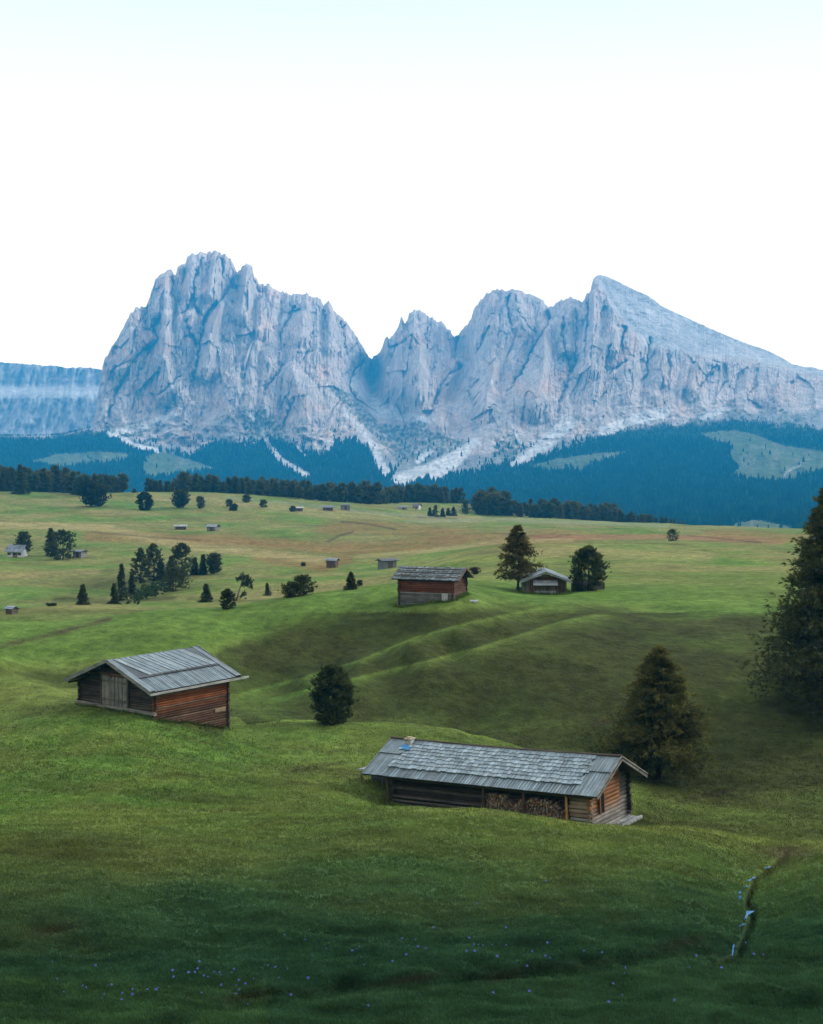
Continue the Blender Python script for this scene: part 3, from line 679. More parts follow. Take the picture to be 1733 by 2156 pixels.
# far table mountain on the left
FR = a1([(-520, 520), (-300, 530), (0, 540), (45, 542), (100, 545), (180, 553), (230, 555), (280, 562), (380, 562), (425, 570), (560, 580), (700, 600)])
ppx = np.arange(-260, 352, 2.0); fr = np.interp(ppx, [p[0] for p in FR], [p[1] for p in FR]) - np.abs(pnoise(ppx / 9, ppx * 0 + .5, 7)) * 3
ts = np.linspace(0, 1, 110)
PPY = 960 + (fr - 960) * ts[:, None]; PPX = np.broadcast_to(ppx, PPY.shape)
led = np.interp(PPY, [700, 766, 808, 814, 832, 838, 900, 960], [7800, 7700, 7600, 7550, 7150, 7100, 6950, 6700])
led = led - ridged(PPX / 34 + PPY / 150, PPY / 120, 3, 151) * 100 - ridged(PPX / 9, PPY / 40, 3, 152) * 30 - fbm(PPX / 16, PPY / 14, 4, 157) * 25
rx, rz = ray(PPX, PPY); PV = np.stack([rx * led, led, rz * led], -1)
pc = np.broadcast_to(np.array([.56, .52, .49]), PPY.shape + (3,)).copy() * (1 + .35 * fbm(PPX / 6, PPY / 30, 3, 153))[..., None]
sh = (np.exp(-((PPY - 824 - 5 * fbm(PPX / 40, PPX * 0, 2, 154)) / (8 + 4 * pnoise(PPX / 25, PPY / 25, 155))) ** 2) * np.clip(.8 + fbm(PPX / 14, PPY / 8, 3, 156), 0, 1))[..., None]; pc = pc * (1 - sh * .8) + np.array([.72, .68, .63]) * sh * .8
pb = PV[-1].copy(); pb[:, 1] += 500; pb[:, 2] -= 700
PVA = np.concatenate([PV, pb[None]]); PCA = np.concatenate([pc, pc[-1:]])
pi_ = np.arange(PVA.shape[0] * PVA.shape[1]).reshape(PVA.shape[:2])
pf = np.stack([pi_[:-1, :-1], pi_[:-1, 1:], pi_[1:, 1:], pi_[1:, :-1]], -1).reshape(-1, 4)
tag(link('mountain', mesh_np('mountain', PVA.reshape(-1, 3), pf, M_ROCK, PCA.reshape(-1, 3), True)), 'flat topped far mountain wall fading into blue haze', None, None, 'structure')

# ------------------------------------------------------------------ far forest: one mass of small conifers
NT = 52000
tpx = RNG.uniform(-150, 1880, NT); tpy = RNG.uniform(880, 1134, NT)
ci = np.clip(np.round((tpx - mpx[0]) / 1.9).astype(int), 0, len(mpx) - 1)
colrow = np.empty(NT, int)
for c in np.unique(ci):
    k = ci == c; colrow[k] = np.clip(np.searchsorted(-MPY[:, c], -tpy[k]), 0, MPY.shape[0] - 1)
keep = RNG.uniform(0, 1, NT) < forest[colrow, ci] * .95 + .05 * (scrub[colrow, ci] > .3) + .006 * mead[colrow, ci] + .16 * fringe[colrow, ci] * (1 - mead[colrow, ci]) * (scree[colrow, ci] < .3)
tp = MV[colrow, ci][keep]; n = len(tp)
th = RNG.uniform(9, 20, n) * (1 - .45 * (tpy[keep] < 925)); tr = th * RNG.uniform(.19, .29, n)
SIDES = 5
prof = [(0.02, 1.0), (.45, .55), (.42, .72), (1.0, 0.0)]
rings = []
for (zz, rr) in prof:
    ang = np.arange(SIDES) * 2 * math.pi / SIDES + RNG.uniform(0, 6.28, (n, 1))
    rad = tr[:, None] * rr * RNG.uniform(.7, 1.3, (n, SIDES))
    rings.append(np.stack([tp[:, :1] + np.cos(ang) * rad, tp[:, 1:2] + np.sin(ang) * rad, np.broadcast_to(tp[:, 2:3] + th[:, None] * zz - 1, rad.shape)], -1))
FV = np.stack(rings, 1).reshape(-1, 3)
base = (np.arange(n) * 4 * SIDES)[:, None, None]
qs = []
for a_, b_ in ((0, 1), (2, 3)):
    for k in range(SIDES):
        qs.append((a_ * SIDES + k, a_ * SIDES + (k + 1) % SIDES, b_ * SIDES + (k + 1) % SIDES, b_ * SIDES + k))
ff = (base + np.array(qs)[None]).reshape(-1, 4)
tc_ = np.array([.011, .028, .012]) * RNG.uniform(.55, 1.5, (n, 1)) * (1 + .9 * fbm(tpx[keep] / 40, tpy[keep] / 18, 3, 161))[:, None]
fo = link('forest', mesh_np('forest', FV, ff, M_FOREST, np.repeat(tc_, 4 * SIDES, 0)))
tag(fo, 'dark conifer forest covering the hillsides under the mountains', 'forest', None, 'stuff')


# ------------------------------------------------------------------ trees
def unit(a): return a / (np.linalg.norm(a, axis=-1, keepdims=True) + 1e-9)


def tuft_tris(rng, c, d, size, k, spread, wid, col):
    n = len(c)
    dd = unit(d[:, None] + rng.normal(0, spread, (n, k, 3)))
    s = size[:, None, None] * rng.uniform(.6, 1.2, (n, k, 1))
    per = unit(np.cross(dd, rng.normal(0, 1, (n, k, 3))))
    c0 = c[:, None] + rng.normal(0, .12, (n, k, 3)) * size[:, None, None]
    a = c0 - per * s * wid; b = c0 + per * s * wid; t = c0 + dd * s
    Vt = np.stack([a, b, t], 2).reshape(-1, 3)
    cc = np.repeat(col, k * 3, 0) * np.repeat(rng.uniform(.75, 1.25, (n * k, 1)), 3, 0)
    return Vt, np.arange(len(Vt)).reshape(-1, 3), cc


def crown_mesh(name, rng, h, R, kind, nb, per, k, size, col, col2, z0=.08, wid=.16, lean=0., onesided=None):
    """branches with needle clumps along them; returns a mesh"""
    u = (np.arange(nb) + rng.uniform(0, 1, nb)) / nb
    z = h * (z0 + (1 - z0) * u ** (1.0 if kind != 'stone' else .9))
    t = (z / h - z0) / (1 - z0)
    if kind == 'stone': L = R * np.clip(1 - (np.abs(t - .28) / np.where(t > .28, .735, .40)) ** 1.55, .03, 1) ** .8
    elif kind == 'larch': L = R * (1.02 - t) ** .92 * (.85 + .3 * rng.uniform(0, 1, nb) ** 2) * (1 - .35 * np.clip(.12 - t, 0, 1) / .12)
    elif kind == 'round': L = R * np.sqrt(np.clip(1 - ((t - .45) / .58) ** 2, .05, 1))
    else: L = R * (1.03 - t) ** .9
    L = L * rng.uniform(.72, 1.12, nb)
    az = rng.uniform(0, 2 * math.pi, nb)
    L = L * (1 + .16 * np.sin(az * 2 + rng.uniform(0, 6)) + .1 * np.sin(az * 3 + t * 5))
    s = np.repeat(np.linspace(.22, 1, per)[None], nb, 0) + rng.normal(0, .05, (nb, per))
    if kind == 'stone': s = 1 - (1 - s) * .62
    up = {'stone': .35, 'larch': .05, 'spruce': -.12, 'round': .3}[kind]
    rad = L[:, None] * s
    rise = L[:, None] * (up * s + {'stone': .25, 'larch': -.10, 'spruce': -.22, 'round': .1}[kind] * s ** 2) + (t[:, None] * .25 * rad if kind == 'larch' else 0)
    if kind == 'stone': rise = rise * np.clip(t * 2.2 - .2, -.15, 1)[:, None]
    jit = .085 * L[:, None] + .012 * R
    x = np.cos(az)[:, None] * rad + rng.normal(0, 1, s.shape) * jit
    y = np.sin(az)[:, None] * rad + rng.normal(0, 1, s.shape) * jit
    zz = z[:, None] + rise + rng.normal(0, 1, s.shape) * jit * .45
    zz = np.maximum(zz, .03 * h + 0 * zz)
    c = np.stack([x + lean * zz ** 1.2, y, zz], -1).reshape(-1, 3)
    d = np.stack([np.cos(az)[:, None] * np.ones_like(s), np.sin(az)[:, None] * np.ones_like(s), np.full_like(s, {'stone': .9, 'larch': .15, 'spruce': -.1, 'round': .6}[kind])], -1).reshape(-1, 3)
    cl = np.repeat(rng.uniform(0, 1, nb), per)                 # each bough is its own shade of needle
    tz = np.clip(c[:, 2] / h, 0, 1)
    mixv = np.clip(cl * .7 + .35 * rng.uniform(0, 1, len(c)) + (.35 * (tz - .5) if kind == 'larch' else 0), 0, 1)[:, None]
    cc = np.array(col) * (1 - mixv) + np.array(col2) * mixv
    if kind == 'larch': d = d + np.array([0, 0, -.2])
    Vt, Ft, Ct = tuft_tris(rng, c, unit(d), np.full(len(c), size) * rng.uniform(.7, 1.3, len(c)), k, .55, wid, cc)
    # twigs
    return mesh_np(name, Vt, Ft, M_LEAF, Ct), (az, z, L, up, lean)


def trunk_mesh(name, rng, h, r, info=None, col=(.07, .05, .038), lean=0., limbs=30, top=.97):
    mb = MB()
    pts = []; rad = []
    for i in range(9):
        q = i / 8 * top; zz = q * h
        pts.append((lean * zz ** 1.2 + math.sin(q * 5) * .012 * h, math.cos(q * 4) * .01 * h, zz - (.25 if i == 0 else 0))); rad.append(r * (1.25 if i == 0 else 1) * (1 - q) ** .8 + .012 * r)
    mb.tube(pts, rad, col, 8)
    if info is not None:
        az, z, L, up, _ = info
        for i in rng.choice(len(az), min(limbs, len(az)), replace=False):
            zz = z[i]; x0 = lean * zz ** 1.2 + math.sin(zz / h * 5) * .012 * h; l = L[i] * .85
            p0 = (x0, 0, zz); p1 = (x0 + math.cos(az[i]) * l * .5, math.sin(az[i]) * l * .5, zz + l * up * .5); p2 = (x0 + math.cos(az[i]) * l, math.sin(az[i]) * l, zz + l * up)
            mb.tube([p0, p1, p2], [r * .22, r * .13, r * .04], col, 5)
    me_o = mb.build(name, M_BARK, None, True); me = me_o.data
    bpy.data.objects.remove(me_o)
    return me


STONE = ((.034, .050, .018), (.100, .122, .042)); LARCH = ((.048, .064, .020), (.160, .152, .038)); SPRUCE = ((.042, .056, .022), (.105, .120, .042)); DULL = ((.035, .045, .016), (.075, .085, .03))


def tree(name, px, py, hpx, wpx, kind, pal, label, nb, per, k, size, group=None, seed=1, lean=0., z0=.08, trunk_r=None, wid=.16, limbs=30, Y=None, trunkcol=(.07, .05, .038), sink=.12):
    p = hit(px, py) if Y is None else Vector((float(ray(px, py)[0]) * Y, Y, 0))
    if Y is not None: p.z = float(ground_z(p.x, p.y))
    mpp = p.y / F; h = hpx * mpp; R = wpx * mpp / 2
    rng = np.random.default_rng(seed)
    root = empty(name, (p.x, p.y, p.z - sink))
    me, info = crown_mesh('crown', rng, h, R, kind, nb, per, k, size, pal[0], pal[1], z0, wid, lean)
    link('trunk', trunk_mesh('trunk', rng, h, trunk_r or h * .022, info, trunkcol, lean, limbs), root)
    link('crown', me, root)
    tag(root, label, 'tree', group)
    return root


tree('stone_pine', 699, 1521, 120, 96, 'stone', STONE, 'dark bushy stone pine standing alone between the two big huts', 190, 15, 9, .34, seed=3, z0=.02)
tree('larch', 1390, 1640, 280, 290, 'larch', LARCH, 'golden tinged larch growing just behind the right end of the long barn', 420, 30, 8, .36, seed=5, z0=.12, trunk_r=.24, limbs=330, wid=.11)
tree('larch', 1754, 1500, 485, 440, 'larch', ((.038, .053, .018), (.108, .115, .036)), 'tallest tree, dark ragged conifer cut off by the right border', 520, 34, 7, .40, seed=9, z0=.05, trunk_r=.45, limbs=420, wid=.12, lean=-.0)
tree('larch', 1090, 1246, 138, 128, 'larch', ((.050, .050, .015), (.15, .12, .028)), 'olive brown larch leaning over the left eave of the gabled hut', 170, 15, 6, .42, seed=13, z0=.2, trunk_r=.17, wid=.13, Y=175)
tree('stone_pine', 1238, 1243, 90, 76, 'stone', STONE, 'dense rounded pine beside the plank fence right of the gabled hut', 150, 12, 8, .42, seed=15, z0=.02, Y=176)

# trees of the left valley and the far meadow, each with its own shape
MIDTREES = [
    ('stone_pine', 48, 1170, 47, 27, 'round', STONE, 'dark oval tree right behind the white farmhouse'),
    ('larch', 106, 1171, 57, 30, 'larch', DULL, 'tall pale green larch left of the darkest pine by the grey shed'),
    ('stone_pine', 131, 1178, 58, 46, 'stone', SPRUCE, 'broad blackish pine touching the grey shed on the left meadow'),
    ('spruce', 172, 1273, 42, 25, 'spruce', SPRUCE, 'small pointed spruce alone at the left foot of the wooded gully'),
    ('spruce', 254, 1264, 76, 22, 'spruce', SPRUCE, 'slim tall spruce at the lower left end of the gully trees'),
    ('spruce', 238, 1272, 42, 17, 'spruce', SPRUCE, 'short thin spruce leaning on the slim tall spruce in the gully'),
    ('spruce', 276, 1252, 44, 18, 'spruce', SPRUCE, 'low spruce between the slim spruce and the two tallest gully pines'),
    ('stone_pine', 293, 1228, 70, 30, 'stone', SPRUCE, 'left one of the two tall pines in the middle of the gully wood'),
    ('stone_pine', 322, 1222, 74, 36, 'stone', SPRUCE, 'right one of the two tall pines in the middle of the gully wood'),
    ('spruce', 338, 1222, 44, 20, 'spruce', SPRUCE, 'short spruce filling the gap right of the tallest gully pine'),
    ('spruce', 359, 1212, 40, 22, 'spruce', SPRUCE, 'short spruce pressed against the left side of the domed gully pine'),
    ('stone_pine', 382, 1213, 66, 40, 'stone', SPRUCE, 'domed dark pine towering over the round bushy pine in the gully'),
    ('stone_pine', 368, 1243, 46, 48, 'stone', SPRUCE, 'wide squat bushy pine at the front edge of the gully wood'),
    ('spruce', 409, 1210, 34, 14, 'spruce', SPRUCE, 'thin dark spruce just right of the domed gully pine'),
    ('spruce', 427, 1210, 41, 16, 'spruce', SPRUCE, 'pointed spruce second from the right end of the gully wood'),
    ('stone_pine', 450, 1208, 40, 26, 'round', SPRUCE, 'ragged rounded tree at the right end of the gully wood'),
    ('spruce', 433, 1268, 38, 26, 'spruce', SPRUCE, 'small cone shaped spruce left of the leaning bare trunked tree'),
    ('spruce', 478, 1281, 40, 25, 'stone', SPRUCE, 'small dark spruce on the bright crest below the leaning tree'),
    ('spruce', 562, 1254, 27, 14, 'spruce', SPRUCE, 'tiny spruce beside a thin pole right of the leaning tree'),
    ('stone_pine', 615, 1257, 31, 32, 'stone', SPRUCE, 'lower left bush of the paired dark pines above the bright crest'),
    ('stone_pine', 638, 1252, 40, 36, 'stone', SPRUCE, 'higher right bush of the paired dark pines above the bright crest'),
    ('spruce', 739, 1241, 37, 24, 'spruce', SPRUCE, 'small regular cone spruce left of the red and grey hut'),
    ('shrub', 757, 1233, 11, 9, 'round', SPRUCE, 'tiny shrub just right of the small regular cone spruce'),
    ('shrub', 1000, 1209, 14, 17, 'round', ((.05, .03, .02), (.07, .05, .03)), 'round brownish shrub behind the right end of the red and grey hut'),
    ('shrub', 638, 1192, 7, 6, 'round', SPRUCE, 'tiny dark shrub left of the small pale hut on the slope'),
    ('stone_pine', 1417, 1139, 23, 22, 'stone', SPRUCE, 'lone round dark tree on the wide open meadow on the right'),
    ('stone_pine', 304, 1074, 34, 30, 'stone', ((.02, .03, .012), (.04, .055, .02)), 'largest lone pine on the upper left slope below the wood'),
    ('larch', 379, 1069, 31, 25, 'round', DULL, 'light green loose tree right of the largest lone pine'),
    ('larch', 422, 1071, 24, 15, 'round', DULL, 'slim uneven pale tree second right of the largest lone pine'),
    ('spruce', 482, 1066, 13, 13, 'stone', SPRUCE, 'small round conifer above a close pair on the upper slope'),
    ('spruce', 487, 1075, 10, 8, 'spruce', SPRUCE, 'left tree of the tiny close pair on the upper slope'),
    ('spruce', 494, 1075, 13, 10, 'stone', SPRUCE, 'right tree of the tiny close pair on the upper slope'),
    ('spruce', 519, 1058, 15, 12, 'stone', SPRUCE, 'crooked small conifer at the top of the upper left slope'),
    ('spruce', 555, 1068, 14, 14, 'stone', SPRUCE, 'small conifer alone midway between tree line and the close pair'),
    ('spruce', 616, 1077, 10, 9, 'stone', SPRUCE, 'tiny dark conifer beside the far pale roofed hut'),
    ('spruce', 283, 1037, 7, 8, 'spruce', SPRUCE, 'tiny conifer on the skyline gap between the two woods'),
    ('stone_pine', 190, 1066, 46, 38, 'round', ((.016, .022, .01), (.034, .04, .017)), 'dark rounded tree hanging below the upper left wood'),
    ('larch', 209, 1067, 42, 38, 'round', ((.03, .034, .014), (.085, .085, .03)), 'rounded tree with a yellowish top below the upper left wood'),
    ('spruce', 43, 1040, 60, 27, 'spruce', SPRUCE, 'dark spruce standing out at the lower left end of the upper wood'),
    ('larch', 980, 1083, 27, 15, 'round', DULL, 'pale green tree standing left of the dense right hand wood'),
    ('spruce', 905, 1087, 18, 8, 'spruce', SPRUCE, 'thin conifer at the left end of the small group before the wood'),
    ('spruce', 917, 1088, 24, 16, 'spruce', SPRUCE, 'largest conifer of the small group in front of the right wood'),
    ('spruce', 932, 1088, 17, 9, 'spruce', DULL, 'faint pale conifer in the middle of the small group'),
    ('spruce', 944, 1086, 15, 10, 'spruce', SPRUCE, 'low conifer fourth from the left in the small group'),
    ('spruce', 955, 1086, 18, 11, 'spruce', SPRUCE, 'conifer at the right end of the small group before the wood'),
    ('shrub', 997, 1057, 11, 10, 'round', SPRUCE, 'round shrub on the green rise left of the right hand wood'),
    ('shrub', 105, 1276, 5, 16, 'round', DULL, 'flat low shrub on the grassy mound at the far left'),
]
for i, (nm, px, py, h, w, kd, pal, lb) in enumerate(MIDTREES):
    big = h > 28
    nb, per, k = (120, 9, 6) if big else (70, 6, 5)
    p = hit(px, py)
    sz = p.y / F * (3.8 if big else 2.6)
    r = tree(nm, px, py, h * 1.04, w * 1.28, kd, pal, lb, nb, per, k, sz, 'scattered trees of the valley and far meadows', seed=100 + i, z0=.03, wid=.24, limbs=10, sink=.15)
    if nm == 'shrub': r['category'] = 'shrub'

# leaning tree with a bare trunk
p = hit(497, 1262); m = p.y / F
root = tag(empty('leaning_pine', p), 'leaning pine with bare pale trunk and one sided wind blown crown', 'tree', 'scattered trees of the valley and far meadows')
mb = MB(); mb.tube([(0, 0, -.3), (4 * m, 0, 14 * m), (9 * m, 0, 30 * m), (14 * m, 0, 45 * m)], [2.1 * m, 1.7 * m, 1.3 * m, .6 * m], (.22, .19, .16), 7)
mb.tube([(8 * m, 0, 26 * m), (16 * m, 0, 34 * m), (27 * m, 0, 37 * m)], [1.1 * m, .8 * m, .3 * m], (.2, .17, .14), 6)
mb.build('trunk', M_BARK, root, True)
rg = np.random.default_rng(77); cs = []
for cx, cz, r, nn in ((12, 46, 7, 34), (22, 44, 9, 46), (27, 35, 8, 40), (18, 32, 7, 26), (3, 43, 4, 12), (13, 10, 8, 26), (30, 28, 5, 12)):
    q = rg.normal(0, .5, (nn, 3)) * r * m; cs.append(q + np.array([cx * m, 0, cz * m]))
cs = np.concatenate(cs); tv, tf, tcq = tuft_tris(rg, cs, unit(rg.normal(0, 1, cs.shape) + [0.3, 0, .4]), np.full(len(cs), 5 * m), 6, .6, .22, np.array(SPRUCE[0]) + (np.array(DULL[0]) - np.array(SPRUCE[0])) * rg.uniform(0, 1, (len(cs), 1)))
link('crown', mesh_np('crown', tv, tf, M_LEAF, tcq), root)

# low thicket on the gully bank
th_ = []; rg = np.random.default_rng(5)
for q in range(260):
    x_ = 318 + rg.normal(0, 22); y_ = 1246 - (x_ - 318) * .42 + rg.normal(0, 7)
    pt = hit(x_, y_); th_.append((pt.x, pt.y, pt.z + rg.uniform(0, .9)))
th_ = np.array(th_); tv, tf, tcq = tuft_tris(rg, th_, unit(rg.normal(0, .6, th_.shape) + [0, 0, 1]), np.full(len(th_), .7), 7, .6, .3, np.array([.035, .06, .02]) * rg.uniform(.6, 1.5, (len(th_), 1)))
tag(link('thicket', mesh_np('thicket', tv, tf, M_LEAF, tcq)), 'low green bushes covering the bank below the gully wood', 'bushes', None, 'stuff')

# the woods along the far rim: every tree its own object, six shared shapes
PROTO = []
for i, (kd, pal) in enumerate([('spruce', ((.052, .066, .03), (.115, .13, .05))), ('spruce', ((.07, .082, .036), (.135, .15, .058))), ('stone', ((.05, .066, .03), (.11, .13, .05))), ('round', ((.075, .082, .036), (.15, .152, .058))), ('spruce', ((.085, .075, .034), (.165, .138, .055))), ('stone', SPRUCE)]):
    rg = np.random.default_rng(300 + i)
    me, info = crown_mesh('conifer', rg, 1.0, .22 if kd == 'spruce' else .26, kd, 60, 6, 5, .12, pal[0], pal[1], .02, .26)
    PROTO.append(me)


def wood(line, n, hfun, label, group, seed, depth=60, nm='conifer'):
    rg = np.random.default_rng(seed); xs = [q[0] for q in line]; ys = [q[1] for q in line]
    for i in range(n):
        px = xs[0] + (xs[-1] - xs[0]) * ((i + rg.uniform(0, 1)) / n)
        p = hit(px, np.interp(px, xs, ys))
        dy = rg.uniform(0, 1) ** 1.6 * depth
        x, y = p.x * (1 + dy / p.y), p.y + dy; z = float(ground_z(x, y))
        h = hfun(px) * rg.uniform(.55, 1.0) * p.y / F + max(0, (p.z - z)) * .5
        o = link(nm, PROTO[rg.integers(0, len(PROTO))], None, (x, y, z - .3))
        wsc = h * rg.uniform(.9, 1.5); o.scale = (wsc, wsc, h * 1.04); o.rotation_euler = (0, 0, rg.uniform(0, 6.28))
        tag(o, label, 'tree', group)


wood([(-80, 1030), (20, 1032), (40, 1030)], 14, lambda x: 52, 'dark conifer in the clump at the far left edge of the upper meadow', 'clump of conifers at the left edge', 1, 30)
wood([(52, 1026), (75, 1027), (110, 1031), (150, 1040), (190, 1046)], 34, lambda x: 52 if x < 150 else 46, 'dark conifer in the dense wood on the upper left meadow', 'wood on the upper left meadow', 2, 50)
wood([(185, 1045), (200, 1042), (222, 1035)], 8, lambda x: 44, 'dark conifer in the dense wood on the upper left meadow', 'wood on the upper left meadow', 22, 30)
wood([(223, 1033), (264, 1032)], 5, lambda x: 38, 'separate conifer right of the dense upper left wood', 'row right of the upper left wood', 3, 12)
wood([(308, 1029), (328, 1031)], 4, lambda x: 27, 'conifer at the left tip of the long far tree line', 'left tip of the long tree line', 4, 15)
wood([(326, 1031), (370, 1034)], 9, lambda x: 25, 'conifer in the low stretch at the left of the long far tree line', 'low stretch of the long tree line', 5, 25)
wood([(372, 1033), (450, 1037), (550, 1043), (650, 1052), (720, 1058), (800, 1061)], 78, lambda x: 38, 'dark conifer in the long tree line along the far meadow rim', 'long tree line along the far meadow rim', 6, 70)
wood([(735, 1059), (785, 1062), (835, 1060)], 12, lambda x: 44, 'taller conifer bulging forward from the long tree line', 'forward bulge of the long tree line', 7, 25)
wood([(800, 1056), (860, 1053), (905, 1053), (940, 1052)], 34, lambda x: 38, 'dark conifer in the raised right end of the long tree line', 'raised right end of the long tree line', 8, 50)
wood([(948, 1054), (972, 1054)], 4, lambda x: 34, 'conifer in the detached clump at the right end of the long tree line', 'detached clump right of the long tree line', 9, 15)
wood([(1006, 1084), (1060, 1085), (1070, 1086)], 20, lambda x: 46, 'conifer in the tallest left part of the right hand wood', 'left part of the right hand wood', 10, 45)
wood([(1068, 1086), (1155, 1091), (1300, 1098)], 56, lambda x: np.interp(x, [1060, 1150, 1300], [32, 38, 36]), 'conifer in the long middle of the right hand wood', 'middle of the right hand wood', 11, 60)
wood([(1296, 1098), (1380, 1101), (1445, 1103)], 24, lambda x: np.interp(x, [1290, 1350, 1445], [30, 20, 9]), 'conifer in the thinning right tail of the right hand wood', 'right tail of the right hand wood', 12, 40)


# ------------------------------------------------------------------ huts
def cjit(c, a=.2): 
    f = 1 + random.uniform(-a, a); g = random.uniform(-.03, .03)
    return (c[0] * f * (1 + g), c[1] * f, c[2] * f * (1 - g))


def log_wall(name, root, axis, a0, a1_, pos, z0, z1, colf, dia=.22, ext=.26, topf=None, squash=1.0):
    """horizontal logs from a0 to a1 along an axis at the other coordinate pos"""
    mb = MB(); nlog = max(1, int(round((z1 - z0) / dia))); dz = (z1 - z0) / nlog
    for i in range(nlog):
        zz = z0 + (i + .5) * dz; e0, e1 = ext * random.uniform(.6, 1.1), ext * random.uniform(.6, 1.1)
        b0, b1 = a0 - e0, a1_ + e1
        if topf is not None:
            lim = topf(zz + dz * .5)
            if lim is None: continue
            if lim[0] > a0 + .02: b0 = lim[0]
            if lim[1] < a1_ - .02: b1 = lim[1]
            if b1 - b0 < .15: continue
        r = dz * .52 * random.uniform(.93, 1.05); o = random.uniform(-.025, .025); c = cjit(colf((zz - z0) / (z1 - z0), i), .22)
        mid = (b0 + b1) / 2; s = random.uniform(-.02, .02)
        pts = [(b0, pos + o, zz), (mid, pos + o, zz + s), (b1, pos + o, zz)] if axis == 'x' else [(pos + o, b0, zz), (pos + o, mid, zz + s), (pos + o, b1, zz)]
        mb.tube(pts, [r, r * 1.03, r * .97], c, 8)
    return mb.build(name, M_WOOD_X if axis == 'x' else M_WOOD_Y, root)


class Roof:
    """two slopes; ridge along local x at z=rise, eaves at y=-+hw and z=0"""
    def __init__(s, x0, x1, hw, rise, sag=0): s.x0, s.x1, s.hw, s.rise, s.sag = x0, x1, hw, rise, sag

    def pt(s, side, x, t, lift):
        n = math.hypot(s.hw, s.rise); q = (x - s.x0) / (s.x1 - s.x0)
        y = side * (s.hw * (1 - t)) + side * lift * s.rise / n
        return (x, y, s.rise * t + lift * s.hw / n - s.sag * math.sin(math.pi * q) * t)

    def board(s, mb, side, xa, xb, t0, t1, lift0, lift1, th, c, shear=0.):
        d = shear * (1 - 0)
        P = lambda x, t, l: s.pt(side, x + d * (t1 - t), t, l)
        b = [P(xa, t0, lift0), P(xb, t0, lift0), P(xb, t1, lift1), P(xa, t1, lift1)]
        tt = [P(xa, t0, lift0 + th), P(xb, t0, lift0 + th), P(xb, t1, lift1 + th), P(xa, t1, lift1 + th)]
        if side > 0: b = b[::-1]; tt = tt[::-1]
        mb.hexa(b + tt, c)

    def course(s, mb, side, x0, x1, t0, t1, w, lift, col, shear=0., ragged=.0, gap=.012, th=.035, a=.2):
        x = x0
        while x < x1 - .03:
            ww = min(w * random.uniform(.7, 1.35), x1 - x)
            if x1 - x - ww < w * .4: ww = x1 - x
            j = random.uniform(-ragged, ragged)
            s.board(mb, side, x + gap, x + ww - gap, t0 + j, t1, lift + random.uniform(0, .02), lift * .4 + random.uniform(0, .01), th, cjit(col, a), shear)
            x += ww


GREYROOF = (.20, .235, .25); GREYWOOD = (.17, .165, .155); DARKWOOD = (.050, .036, .027); REDWOOD = (.20, .062, .020); ORANGE = (.21, .098, .042)


def hut_root(name, X, Y, Z, yaw, label, tilt=0.):
    o = empty(name, (X, Y, Z), (0, -tilt, yaw))
    return tag(o, label, 'hut')


def barge(root, R, xa, xb, lift, th, c):
    for side in (-1, 1):
        mb = MB(); R.board(mb, side, xa, xb, -.01, 1.0, lift, lift, th, c); mb.build('bargeboard', M_WOOD_Y, root)


def under_roof(mb, R, c, th=.05, x0=None, x1=None):
    for side in (-1, 1): R.board(mb, side, R.x0 + .03 if x0 is None else x0, R.x1 - .03 if x1 is None else x1, .005, .995, -.06, -.06, th, c)


def gable_lim(R, y0, y1, zoff=-.12):
    def f(z):
        if z < 0: 
            return (y0, y1)
        t = (z - zoff) / R.rise
        if t >= 1: return None
        l = R.hw * (1 - t)
        return (max(y0, -l), min(y1, l))
    return f


# --- hut one: log hay hut with plank doors in the gable
r1 = hut_root('hay_hut', -21.035, 109.179, -17.949, .93, 'log hay hut with double plank doors in its gable, left of the lone dark pine')
R1 = Roof(-4.975, 4.895, 5.0, 2.03)
wx0, wx1, wy0, wy1 = -4.0, 3.93, -4.45, 4.3
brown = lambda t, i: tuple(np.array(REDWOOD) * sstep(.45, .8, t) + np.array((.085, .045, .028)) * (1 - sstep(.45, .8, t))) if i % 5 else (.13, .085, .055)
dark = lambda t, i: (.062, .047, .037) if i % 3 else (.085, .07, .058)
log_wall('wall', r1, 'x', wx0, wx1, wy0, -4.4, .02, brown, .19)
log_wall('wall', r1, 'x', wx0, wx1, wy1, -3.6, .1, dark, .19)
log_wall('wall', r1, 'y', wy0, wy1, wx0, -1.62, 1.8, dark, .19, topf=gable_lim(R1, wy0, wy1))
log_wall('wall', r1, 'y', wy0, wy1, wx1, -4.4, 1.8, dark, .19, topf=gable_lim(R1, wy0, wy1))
mb = MB(); mb.box(wx0 - .32, wx0 - .1, wy0 - .35, wy1 + .35, -1.86, -1.64, (.24, .23, .2)); mb.build('sill_beam', M_WOOD_Y, r1)
mb = MB()
for i in range(46):
    y = random.uniform(wy0 - .1, wy1); z = random.uniform(-3.4, -1.95); s = random.uniform(.12, .28)
    mb.tube([(wx0 - .22, y, z - s * .6), (wx0 - .22 + random.uniform(-.04, .04), y + s * .2, z), (wx0 - .22, y, z + s * .6)], [s * .6, s, s * .5], cjit((.26, .25, .23), .3), 6)
mb.box(wx0 - .1, wx0 + .25, wy0, wy1, -4.5, -1.87, (.16, .155, .15))
mb.build('foundation', M_STONE, r1)
mb = MB()
for i in range(46): 
    x = random.uniform(wx0, wx1); s = random.uniform(.1, .2)
    mb.tube([(x - s, wy0 - .14, -4.3), (x, wy0 - .16, -4.3 + s * .4), (x + s, wy0 - .14, -4.3)], [s * .6, s, s * .6], cjit((.22, .22, .21), .3), 6)
mb.build('foundation', M_STONE, r1)
